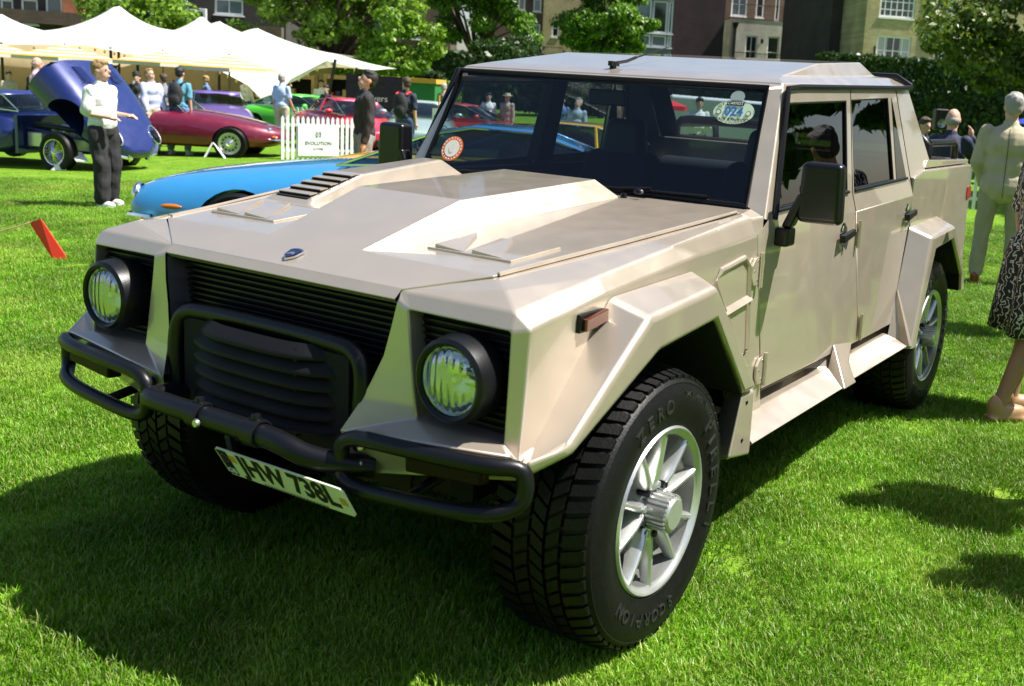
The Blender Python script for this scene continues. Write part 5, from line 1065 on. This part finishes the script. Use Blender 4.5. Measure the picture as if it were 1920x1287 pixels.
# picket fence with sign
P0_,P1_=W(-7.41,20.41),W(-6.13,21.41); dr=(P1_-P0_); fl_=dr.length; t=thing('picket_fence','white picket fence panel carrying the printed sign','fence',P0_,math.atan2(dr.y,dr.x))
pk=None
npk=17
for i in range(npk):
    if pk is None:
        pk=MB().add([(-.028,-.012,0),(.028,-.012,0),(.028,-.012,.82),(0,-.012,.87),(-.028,-.012,.82),(-.028,.012,0),(.028,.012,0),(.028,.012,.82),(0,.012,.87),(-.028,.012,.82)],[(0,1,2,3,4),(9,8,7,6,5),(0,5,6,1),(1,6,7,2),(2,7,8,3),(3,8,9,4),(4,9,5,0)]).build('picket','fence_white',t); o=pk
    else: o=dup(pk,t)
    o.location=(fl_*i/(npk-1),0,0)
for z in (.15,.66): MB().box((-.03,.012,z),(fl_+.03,.035,z+.06)).build('rail','fence_white',t)
sg=thing('fence_sign','white sign with a round monogram above two lines of lettering','sign',P0_,math.atan2(dr.y,dr.x)); mat('sign_white',(.80,.80,.82),.4); mat('sign_ink',(.05,.06,.08),.5)
MB().box((.30,-.035,.08),(1.12,-.018,.70)).build('board','sign_white',sg)
textmb('EVOLUTION',.098,.003,bold=.001).xf(frame((.71,-.038,.33),(1,0,0),(0,0,1))).build('sign_text','sign_ink',sg,smooth=0); textmb('E-TYPES',.058,.003).xf(frame((.71,-.038,.215),(1,0,0),(0,0,1))).build('sign_text','sign_ink',sg,smooth=0)
mg_=MB()
for sx_ in (1,-1): mg_.tube([(.71+sx_*(.012+.040*math.sin(a_)),-.038,.51+.062*math.cos(a_)) for a_ in [R(20+140*i/10) for i in range(11)]],.006,5)
mg_.build('sign_monogram','sign_ink',sg)
for sx_ in (1,-1):
    for z in (.545,.51,.475): MB().box((.71+min(sx_*.006,sx_*.036),-.040,z-.005),(.71+max(sx_*.006,sx_*.036),-.036,z+.005)).build('sign_monogram_bar','sign_ink',sg)
for i,(s,d) in enumerate(((-9.6,27.2),(4.3,17.5))):
    t=thing('picket_fence',('white picket fence by the lime green car','white picket fence behind the truck load bed')[i],'fence',W(s,d),SITE)
    for q in range(8 if i==0 else 14): dup(pk,t).location=(q*.12,0,0)
    for z in (.15,.66): MB().box((-.03,.012,z),((7 if i==0 else 13)*.12+.03,.035,z+.06)).build('rail','fence_white',t)
# red and white ground flag on a string
t=thing('rope_flag','red plastic flag on a thin cord lying on the grass','flag',W(-5.03,8.40),SITE); t.scale=(1.2,1.2,1.2); mat('flag_red',(.80,.05,.03),.4)
MB().hexa([(-.11,0,.27),(-.03,0,.30),(.13,.02,.035),(.05,.0,.01)],[(-.11,.008,.27),(-.03,.008,.30),(.13,.028,.035),(.05,.008,.01)]).build('flag','flag_red',t,recalc=True); MB().tube([(-.10,0,.27),(-.35,-.05,.18),(-.9,-.1,.10),(-2.0,-.2,.08)],.004,5).build('cord','tan_wood',t)
# loudspeaker on stand, blue gazebo, board on easel
t=thing('loudspeaker','black loudspeaker on a thin stand before the ivy wall','loudspeaker',W(6.0,22),SITE); MB().box((-.14,-.14,1.22),(.14,.14,1.66)).build('cabinet','pole_black',t,bevel=.03); MB().tube([(0,0,0),(0,0,1.25)],.02,8).build('pole','pole_black',t); MB().lathe([(0,0),(.09,.02)],(0,-.142,1.36),(0,-1,0),20).build('speaker_cone','steel',t)
for a_ in (0,2.1,4.2): MB().tube([(0,0,.35),(.32*math.cos(a_),.32*math.sin(a_),0)],.014,6).build('stand_leg','pole_black',t)
t=thing('gazebo','blue pop-up gazebo beyond the man in the linen suit','gazebo',W(9.5,23),SITE); mat('gazebo_blue',(.03,.05,.42),.6); MB().add([(-1.3,-1.3,1.45),(1.3,-1.3,1.45),(1.3,1.3,1.45),(-1.3,1.3,1.45),(0,0,2.0)],[(0,1,4),(1,2,4),(2,3,4),(3,0,4)]).build('canopy','gazebo_blue',t,smooth=0,solid=.01)
for x in (-1.28,1.28):
    for y in (-1.28,1.28): MB().tube([(x,y,0),(x,y,1.45)],.025,6).build('pole','steel',t)
t=thing('easel_board','white board on a wooden easel in front of the hedge','sign board',W(-4.55,21.5),SITE); MB().box((-.13,0,.80),(.13,.03,1.08)).build('board','sign_white',t); MB().tube([(0,.05,0),(0,.02,1.35)],.02,6).build('post','canvas_yellow',t); MB().box((-.09,-.004,.86),(.09,0,.94)).build('board_picture','shirt_black',t)
# white van seen through the rear window
t=thing('white_van','white van with dark windows seen through the truck rear window','van',W(1.9,27),SITE); MB().prism([(-1.6,.3),(1.7,.3),(1.7,.9),(1.2,1.0),(.85,1.55),(-1.6,1.6)],'y',-.8,.8).build('body','white_paper',t,bevel=.08,recalc=True); MB().prism([(1.12,1.02),(.83,1.48),(.25,1.5),(.25,1.02)],'y',-.81,-.79).build('side_window','car_glass',t,recalc=True)
for x in (-1,1.1): MB().lathe([(0,-.05),(.28,-.05),(.30,0),(.30,.2)],(x,-.82,.30),(0,1,0),20).build('wheel','rubber',t)

# ================================================================ trees, hedge, ivy
def leafmat(name,c0,c1,c2,tr=.4):
    m=bpy.data.materials.new(name); m.use_nodes=True; n=m.node_tree.nodes; l=m.node_tree.links; n.clear(); MATS[name]=m
    g=n.new('ShaderNodeNewGeometry'); r_=n.new('ShaderNodeValToRGB'); r_.color_ramp.elements[0].color=(*c0,1); r_.color_ramp.elements[1].color=(*c2,1); e=r_.color_ramp.elements.new(.5); e.color=(*c1,1); l.new(g.outputs['Random Per Island'],r_.inputs[0])
    p=n.new('ShaderNodeBsdfPrincipled'); p.inputs['Roughness'].default_value=.42; p.inputs['Specular IOR Level'].default_value=.5; t=n.new('ShaderNodeBsdfTranslucent'); x=n.new('ShaderNodeMixShader'); x.inputs[0].default_value=tr; o=n.new('ShaderNodeOutputMaterial')
    l.new(r_.outputs[0],p.inputs['Base Color']); l.new(r_.outputs[0],t.inputs[0]); l.new(p.outputs[0],x.inputs[1]); l.new(t.outputs[0],x.inputs[2]); l.new(x.outputs[0],o.inputs[0])
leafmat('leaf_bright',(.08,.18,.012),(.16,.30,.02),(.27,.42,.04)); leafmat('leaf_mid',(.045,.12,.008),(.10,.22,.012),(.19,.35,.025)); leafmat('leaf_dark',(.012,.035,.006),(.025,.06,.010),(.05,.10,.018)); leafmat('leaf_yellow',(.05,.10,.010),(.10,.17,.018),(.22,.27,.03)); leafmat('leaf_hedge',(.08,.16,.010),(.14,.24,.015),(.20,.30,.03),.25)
mat('bark',(.07,.05,.035),.9,noise=.3,nscale=12,bump=.6,bscale=20)
def leafmesh(name,pos,nrm,size,m_,parent,droop=0,asp=.55,seed=0):
    rg=np.random.default_rng(seed); N=len(pos)
    t=rg.normal(size=(N,3)); t[:,2]-=droop; nr=nrm+rg.normal(size=(N,3))*.75; nr/=np.linalg.norm(nr,axis=1)[:,None]; t-=nr*(t*nr).sum(1)[:,None]; t/=np.linalg.norm(t,axis=1)[:,None]; b=np.cross(nr,t); s=(size*(.45+1.05*rg.random(N)**1.3))[:,None]
    v=np.stack([pos-t*s*.5,pos+b*s*asp*.5+nr*s*.06,pos+t*s*.5-nr*s*.10,pos-b*s*asp*.5+nr*s*.06],1).reshape(-1,3)
    me=bpy.data.meshes.new(name); me.vertices.add(N*4); me.vertices.foreach_set('co',v.ravel().astype(np.float32)); me.loops.add(N*4); me.loops.foreach_set('vertex_index',np.arange(N*4,dtype=np.int32)); me.polygons.add(N); me.polygons.foreach_set('loop_start',np.arange(0,N*4,4,dtype=np.int32)); me.update(calc_edges=True); me.validate()
    me.materials.append(MATS[m_]); o=bpy.data.objects.new(name,me); COL.objects.link(o); o.parent=parent; return o
def tree(label,s,d,crown,nl,size,m_,trunk_h,tr=.22,seed=1,droop=.3,clump=.62,nc=90,group='trees around the garden'):
    # crown: list of ellipsoids (ds,dd,z,rs,rd,rz)
    root=thing('tree',label,'tree',W(s,d),SITE,group); rg=np.random.default_rng(seed); P=[];Nn=[]
    tb=MB(); tb.tube([(0,0,0),(.05,.02,trunk_h*.5),(0,0,trunk_h)],[tr,tr*.8,tr*.6],10)
    vol=np.array([c[3]*c[4]*c[5] for c in crown]); vol=vol**.7; vol/=vol.sum()
    for (cs,cd_,cz,rs,rd_,rz_),f_ in zip(crown,vol):
        K=max(6,int(nc*f_)); 
        for i in range(K):
            u=rg.normal(size=3); u/=np.linalg.norm(u); rr=(.45+.55*rg.random()**.5); c=np.array([cs+u[0]*rs*rr,cd_+u[1]*rd_*rr,cz+u[2]*rz_*rr]); cr=clump*(.6+.8*rg.random()); k=int(nl*f_/K)
            q=rg.normal(size=(k,3)); q/=np.linalg.norm(q,axis=1)[:,None]; rad=cr*(.55+.5*rg.random(k))[:,None]; q2=q*rad*np.array([1,1,.62]); P.append(c+q2); nn=q+np.array([0,0,.7])+u*.4; Nn.append(nn/np.linalg.norm(nn,axis=1)[:,None])
            if i%3==0: tb.tube([(0,0,trunk_h*.75),tuple(np.array([0,0,trunk_h])*.5+c*.5+rg.normal(size=3)*.12),tuple(c)],[tr*.35,tr*.18,.012],5)
    tb.build('trunk','bark',root); leafmesh('crown',np.concatenate(P),np.concatenate(Nn),size,m_,root,droop,seed=seed); return root
tree('broad bright green plane tree standing behind the tent',-13.4,43,[(-1.2,0,4.0,3.2,3,2.6),(1.6,0,3.7,2.6,2.6,2.3),(0,0,6.2,3.6,3,2.4),(2.9,-.5,3.2,1.2,1.5,1.2)],34000,.24,'leaf_bright',3.2,.28,1,nc=120)
tree('darker green tree with hanging branches beside the plane tree',-8.7,49,[(0,0,5.2,2.2,2.2,2.2),(1.2,0,4.3,1.4,1.6,1.4),(-1.0,0,7.0,2.6,2.2,2.0),(.6,0,7.4,2.2,2,1.6)],24000,.22,'leaf_mid',3.6,.25,2,droop=1.2,nc=90)
tree('round weeping tree between the terrace houses',-3.2,58.5,[(0,0,5.6,2.6,2.2,2.5),(1.2,0,4.9,1.7,1.6,1.7),(-1.2,0,4.8,1.6,1.6,1.6),(0,0,8.0,2.2,2,1.4)],26000,.24,'leaf_mid',3.4,.22,3,droop=2.2,nc=100)
tree('cherry tree with yellow tipped leaves overhanging from the right',11.2,27.5,[(-2.6,0,3.5,2.1,1.6,1.4),(-1.0,-.4,3.9,2.6,2,1.9),(.8,0,3.1,2.6,2,1.6),(-.2,0,5.6,2.4,2,1.2),(-3.6,-.2,3.55,1.4,.9,.45)],30000,.17,'leaf_yellow',2.6,.2,4,droop=.5,clump=.5,nc=120)
tree('tall tree between the tent and the left hand building',-25.5,50,[(0,0,5.0,2.0,2,1.8),(1.4,0,4.2,1.5,1.5,1.3)],9000,.26,'leaf_bright',3.0,.2,5)
tree('dark leaved tree low behind the clipped hedge',-6.6,44,[(0,0,2.3,1.7,1.4,1.3),(2.0,0,2.0,1.4,1.2,1.0)],8000,.2,'leaf_dark',1.4,.15,6)  # crown uses the darkest leaf colours
# gardens beyond the frame, mirrored in paint and glass
for i,(s,d,hh) in enumerate(((12.5,6,10),(13,-2,11),(8,-14,8),(-4,-16,8),(-14,-12,7),(15,14,11),(11.5,11,10),(17,9,12),(19,17,12),(13,19,11))):
    tree(('tall lime tree at the garden edge by the truck near side','tall lime tree behind the visitors path','lime tree across the lawn from the truck nose','spreading lime tree facing the truck grille','lime tree facing the truck right wing','lime tree beyond the truck tailgate','lime tree at the lawn corner by the linen suit','tallest lime tree in the garden corner','lime tree in front of the yellow brick house gable','lime tree beside the blue gazebo')[i],s,d,[(0,0,hh*.55,3.4,3.4,hh*.34),(1,.5,hh*.85,2.6,2.6,hh*.22)],9000,.5,'leaf_mid',hh*.4,.25,20+i,nc=60)
def leafbox(name,label,cat,s,d,hx,hy,hz,m_,nl,size,seed,core='leaf_dark',ground=True):
    root=thing(name,label,cat,W(s,d),SITE); rg=np.random.default_rng(seed)
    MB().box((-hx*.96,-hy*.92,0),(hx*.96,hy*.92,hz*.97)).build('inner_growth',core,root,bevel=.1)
    a=rg.random((nl,3))*2-1; ax=rg.choice(3,nl,p=[.12,.63,.25]); nr=np.zeros((nl,3)); 
    for i in range(nl):
        sg_=1 if rg.random()<.5 else -1
        if ax[i]==2: sg_=1
        if ax[i]==1: sg_=-1
        a[i,ax[i]]=sg_; nr[i,ax[i]]=sg_
    pos=a*np.array([hx,hy,hz/2])+np.array([0,0,hz/2]); pos+=rg.normal(size=(nl,3))*np.array([.04,.05,.04]); leafmesh('foliage',pos,nr,size,m_,root,.2,seed=seed); return root
leafbox('hedge','clipped yew hedge with rounded top behind the red coupe','hedge',-7.35,33,.95,.7,1.62,'leaf_hedge',9000,.10,1)
leafbox('ivy_wall','dark ivy covered wall below the yellow brick house','ivy',15.5,46,8.5,.8,3.7,'leaf_dark',22000,.22,2)
leafbox('hedge','dark overgrown hedge running along the terrace gardens','hedge',-1.5,62,14,.8,3.2,'leaf_dark',14000,.30,3)
leafbox('hedge','dark hedge behind the tent','hedge',-27,52,16,.8,2.6,'leaf_dark',9000,.35,4)

# ================================================================ buildings
def brick(name,c1,c2,mortar,sc):
    m=bpy.data.materials.new(name); m.use_nodes=True; n=m.node_tree.nodes; l=m.node_tree.links; MATS[name]=m; p=n['Principled BSDF']; p.inputs['Roughness'].default_value=.9
    tc=n.new('ShaderNodeTexCoord'); mp=n.new('ShaderNodeMapping'); mp.inputs['Rotation'].default_value=(R(90),0,0); b=n.new('ShaderNodeTexBrick'); b.inputs['Scale'].default_value=sc; b.inputs['Color1'].default_value=(*c1,1); b.inputs['Color2'].default_value=(*c2,1); b.inputs['Mortar'].default_value=(*mortar,1); b.inputs['Mortar Size'].default_value=.012; b.inputs['Brick Width'].default_value=.5; b.inputs['Row Height'].default_value=.17
    l.new(tc.outputs['Object'],mp.inputs[0]); l.new(mp.outputs[0],b.inputs['Vector']); t=n.new('ShaderNodeTexNoise'); t.inputs['Scale'].default_value=.8; t.inputs['Detail'].default_value=6; l.new(tc.outputs['Object'],t.inputs['Vector']); mr=n.new('ShaderNodeMapRange'); mr.inputs[1].default_value=.3; mr.inputs[2].default_value=.7; mr.inputs[3].default_value=.65; mr.inputs[4].default_value=1.15; l.new(t.outputs[0],mr.inputs[0])
    x=n.new('ShaderNodeMix'); x.data_type='RGBA'; x.blend_type='MULTIPLY'; x.inputs[0].default_value=1; l.new(b.outputs[0],x.inputs[6]); l.new(mr.outputs[0],x.inputs[7]); l.new(x.outputs[2],p.inputs['Base Color'])
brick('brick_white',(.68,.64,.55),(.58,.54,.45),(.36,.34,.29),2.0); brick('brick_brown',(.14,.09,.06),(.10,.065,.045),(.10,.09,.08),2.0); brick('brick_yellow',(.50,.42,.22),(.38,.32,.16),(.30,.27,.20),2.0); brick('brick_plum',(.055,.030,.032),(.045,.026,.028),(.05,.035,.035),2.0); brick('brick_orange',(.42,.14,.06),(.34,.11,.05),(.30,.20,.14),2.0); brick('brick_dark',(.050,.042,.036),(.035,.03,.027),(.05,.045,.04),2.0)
mat('frame_white',(.80,.80,.80),.5); mat('pane_dark',(.02,.025,.03),.05,0,1); mat('pane_sky',(.10,.14,.17),.05,0,1); mat('curtain',(.45,.44,.42),.9); mat('iron_black',(.01,.01,.01),.5); mat('roof_slate',(.06,.065,.075),.7); mat('panel_grey',(.16,.17,.18),.5); mat('panel_pale',(.50,.52,.52),.5); mat('metal_grey',(.30,.31,.33),.5)
def building(label,s,d,s0,s1,h,wall,wins,depth=8,z0=-1.5,extra=None,cat='building'):
    root=thing('house',label,cat,W(s,d,-gz(s)),SITE,'terrace behind the garden'); x0,x1=s0-s,s1-s
    xs=sorted({x0,x1,*[q for w_ in wins for q in (w_[0]-s,w_[1]-s)]}); zs=sorted({z0,h,*[q for w_ in wins for q in (w_[2],w_[3])]})
    m=MB()
    for i in range(len(xs)-1):
        for j in range(len(zs)-1):
            cx,cz=(xs[i]+xs[i+1])/2,(zs[j]+zs[j+1])/2
            if any(w_[0]-s<cx<w_[1]-s and w_[2]<cz<w_[3] for w_ in wins): continue
            m.quad((xs[i],0,zs[j]),(xs[i+1],0,zs[j]),(xs[i+1],0,zs[j+1]),(xs[i],0,zs[j+1]))
    m.quad((x1,0,z0),(x1,depth,z0),(x1,depth,h),(x1,0,h)); m.quad((x0,depth,z0),(x0,0,z0),(x0,0,h),(x0,depth,h)); m.quad((x1,depth,z0),(x0,depth,z0),(x0,depth,h),(x1,depth,h)); m.quad((x0,0,h),(x1,0,h),(x1,depth,h),(x0,depth,h))
    for w_ in wins:
        a,b,c,e_=w_[0]-s,w_[1]-s,w_[2],w_[3]
        m.quad((a,0,c),(a,.18,c),(a,.18,e_),(a,0,e_)); m.quad((b,.18,c),(b,0,c),(b,0,e_),(b,.18,e_)); m.quad((a,0,e_),(a,.18,e_),(b,.18,e_),(b,0,e_)); m.quad((a,.18,c),(a,0,c),(b,0,c),(b,.18,c))
    if z0<0 and d>50: root.rotation_euler=(0,0,SITE+R(8))
    m.build('wall',wall,root,weld=.001,smooth=0)
    for w_ in wins:
        a,b,c,e_=w_[0]-s,w_[1]-s,w_[2],w_[3]; nx,nz_=w_[4],w_[5]; fw_=.11; pm_=w_[6] if len(w_)>6 else 'pane_dark'
        f_=MB(); f_.box((a,.08,c),(a+fw_,.14,e_)).box((b-fw_,.08,c),(b,.14,e_)).box((a+fw_,.08,c),(b-fw_,.14,c+fw_)).box((a+fw_,.08,e_-fw_),(b-fw_,.14,e_))
        wo_=f_.build('window','frame_white',root)
        for i in range(1,nx): x=a+(b-a)*i/nx; MB().box((x-.025,.085,c+fw_),(x+.025,.135,e_-fw_)).build('glazing_bar','frame_white',wo_)
        for i in range(1,nz_): z=c+(e_-c)*i/nz_; MB().box((a+fw_,.09,z-.025),(b-fw_,.13,z+.025)).build('glazing_bar','frame_white',wo_)
        MB().quad((a,.12,c),(b,.12,c),(b,.12,e_),(a,.12,e_)).build('pane',pm_,wo_,smooth=0); MB().box((a-.06,-.06,c-.09),(b+.06,.10,c-.002)).build('sill','frame_white',wo_)
        if len(w_)>7:
            for xa in (a+.08,b-.08-(b-a)*.28): MB().box((xa,.105,c+.1),(xa+(b-a)*.28,.118,e_-.08)).build('curtain','curtain',wo_)
    return root
def railing(root,x0,x1,y,z0,z1,step=.14):
    o=MB().box((x0,y-.02,z1-.05),(x1,y+.02,z1)).build('railing','iron_black',root); MB().box((x0,y-.015,z0),(x1,y+.015,z0+.04)).build('bottom_rail','iron_black',o); b0=None; nb=int((x1-x0)/step)
    for i in range(nb+1):
        q=MB().box((-.012,-.012,z0),(.012,.012,z1)).build('baluster','iron_black',o) if b0 is None else dup(b0,o); b0=b0 or q; q.location=(x0+(x1-x0)*i/nb,y,0)
b=building('pale brick two storey extension with a roof terrace and tall white windows',9.7,82,5.29,14.19,7.61,'brick_white',[(6.46,7.42,4.0,6.40,2,2),(8.21,9.17,4.0,6.45,1,2),(9.96,11.0,4.0,6.52,1,2),(11.79,12.87,4.0,6.60,1,2)],3.5)
railing(b,-4.4,4.4,-.9,4.35,5.05); railing(b,-4.4,5.8,-.02,7.63,8.75)
for x in (-4.15,3.95): o=MB().box((x-.10,-.16,3),(x+.10,-.02,7.0)).build('drainpipe','iron_black',b); MB().hexa([(x-.13,-.22,6.9),(x+.13,-.22,6.9),(x+.13,0,6.9),(x-.13,0,6.9)],[(x-.24,-.30,7.3),(x+.24,-.30,7.3),(x+.24,0,7.3),(x-.24,0,7.3)]).build('rainwater_head','iron_black',o,recalc=True)
for x in (-1.95,1.60): MB().lathe([(0,.22),(.10,.18),(.13,.0),(.06,-.16),(0,-.2)],(x,-.14,6.0),(0,0,1),10).build('wall_lantern','iron_black',b)
building('brown brick terrace with balcony doors above the pale extension',10.7,86,4.79,16.9,17,'brick_brown',[(5.39,6.69,8.10,10.0,2,2,'pane_sky'),(7.43,8.09,8.10,10.0,1,2),(9.02,9.40,7.95,10.2,1,1),(10.0,11.05,7.95,10.2,2,1),(11.96,13.09,8.05,10.3,1,1,'pane_sky'),(14.04,15.08,8.15,10.4,1,2)],8)
b=building('plum coloured modern block with blank walls',2.3,74,.72,4.35,16,'brick_plum',[],8)
b=building('glass fronted stairwell with grey panels beside the plum block',-.1,73.5,-3.0,.70,15.5,'panel_grey',[(-2.9,-.85,5.7,7.9,2,1,'pane_sky'),(-.75,.30,5.7,7.9,1,1),(.36,.68,5.7,7.9,1,1),(-2.9,-.85,8.1,12,2,1,'pane_sky'),(-.75,.30,8.1,12,1,1),(-2.9,-.80,4.75,5.55,1,1,'panel_grey'),(-.75,.30,4.75,5.55,1,1,'panel_grey'),(.36,.68,4.75,5.55,1,1,'panel_pale')],6)
building('dark brick terrace house with arched white sash windows',-11,85,-14.5,-9.75,16,'brick_brown',[(-10.56,-9.91,7.42,9.3,1,2,'pane_sky'),(-10.57,-9.92,4.84,6.45,2,3,'pane_sky'),(-11.76,-11.2,7.43,9.2,1,2,'pane_sky'),(-12.06,-11.2,4.67,6.45,1,1,'panel_pale')],8)
b=building('yellow brick terrace house next to the weeping tree',-7,85.3,-9.74,-3.0,15.5,'brick_yellow',[(-8.99,-8.43,5.5,6.9,1,2),(-6.8,-5.9,6.5,8.2,2,2)],8); railing(b,-7.5,-1.2,-3,3.6,4.6)
b=building('yellow brick house with white multi-pane windows above the ivy wall',14.6,62,11.80,30,15,'brick_yellow',[(12.58,14.74,6.79,8.6,6,4),(12.61,14.71,4.02,5.74,4,2,'pane_dark',1),(16.01,17.14,7.03,8.8,3,3),(16.17,18.30,4.1,5.4,4,2,'pane_dark',1)],10)
MB().box((-2.2,-.9,3.3),(6.5,-.02,3.98)).build('fascia_band','panel_grey',b); MB().tube([(1.72,-.12,4),(1.72,-.12,12)],.09,8).build('drainpipe','iron_black',b); MB().tube([(-2.12,-.1,3.9),(-2.12,-.1,5.1)],.06,6).build('vent_pipe','iron_black',b)
building('rear wall of the terrace with deep shade put into its brick colour',11.0,66,10.5,11.78,15,'brick_dark',[],12)  # dark brick colour carries the shade of this side wall
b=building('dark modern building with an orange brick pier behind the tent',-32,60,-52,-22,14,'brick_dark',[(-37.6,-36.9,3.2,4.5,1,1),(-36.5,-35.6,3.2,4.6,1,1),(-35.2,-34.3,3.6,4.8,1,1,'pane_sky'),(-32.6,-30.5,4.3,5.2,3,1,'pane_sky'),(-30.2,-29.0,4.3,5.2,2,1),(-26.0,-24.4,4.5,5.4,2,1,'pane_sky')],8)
MB().box((-2.09,-.5,2.5),(-1.01,-.01,9)).build('brick_pier','brick_orange',b); MB().box((-.99,-.35,2.5),(.0,-.01,3.9)).build('brick_return','brick_orange',b)
MB().box((-8,-1.2,3.25),(10,-.55,3.95)).build('parapet','brick_brown',b)
for x0,x1,z0,z1 in ((3.39,4.06,4.25,5.02),(4.12,4.77,4.29,5.07),(4.79,5.28,4.20,4.62),(5.38,5.81,4.25,4.70)):
    o=MB().box((x0,-1.1,z0-.3),(x1,-.75,z1)).build('air_conditioner','panel_pale',b,bevel=.02)
    for zc in ((z0+.15,z0+.55) if z1-z0>.6 else (z0+.1,)): MB().lathe([(0,.0),(.15,.0),(.17,.02)],((x0+x1)/2-.08,-1.105,zc),(0,-1,0),18).build('fan_grille','shirt_black',o)
building('grey stock brick terrace behind the plane tree',-18,72,-24,-14.6,15,'brick_brown',[(-23+2.6*i,-21.9+2.6*i,4.2+3*j,6.0+3*j,2,2,'pane_sky') for i in range(3) for j in range(2)],8)
building('long row of red brick mansion flats out beyond the visitors side',30,4,22,40,13,'brick_brown',[(24+3*i,25.4+3*i,3.0*j+1.2,3.0*j+3.0,2,2,'pane_sky') for i in range(5) for j in range(4)],6).rotation_euler=(0,0,SITE-R(90))
building('red brick mansion flats facing the truck grille across the garden',-2,-34,-26,22,14,'brick_brown',[(-24+3.5*i,-22.4+3.5*i,3.2*j+1.2,3.2*j+3.2,2,2,'pane_sky') for i in range(13) for j in range(4)],6).rotation_euler=(0,0,SITE+R(180))
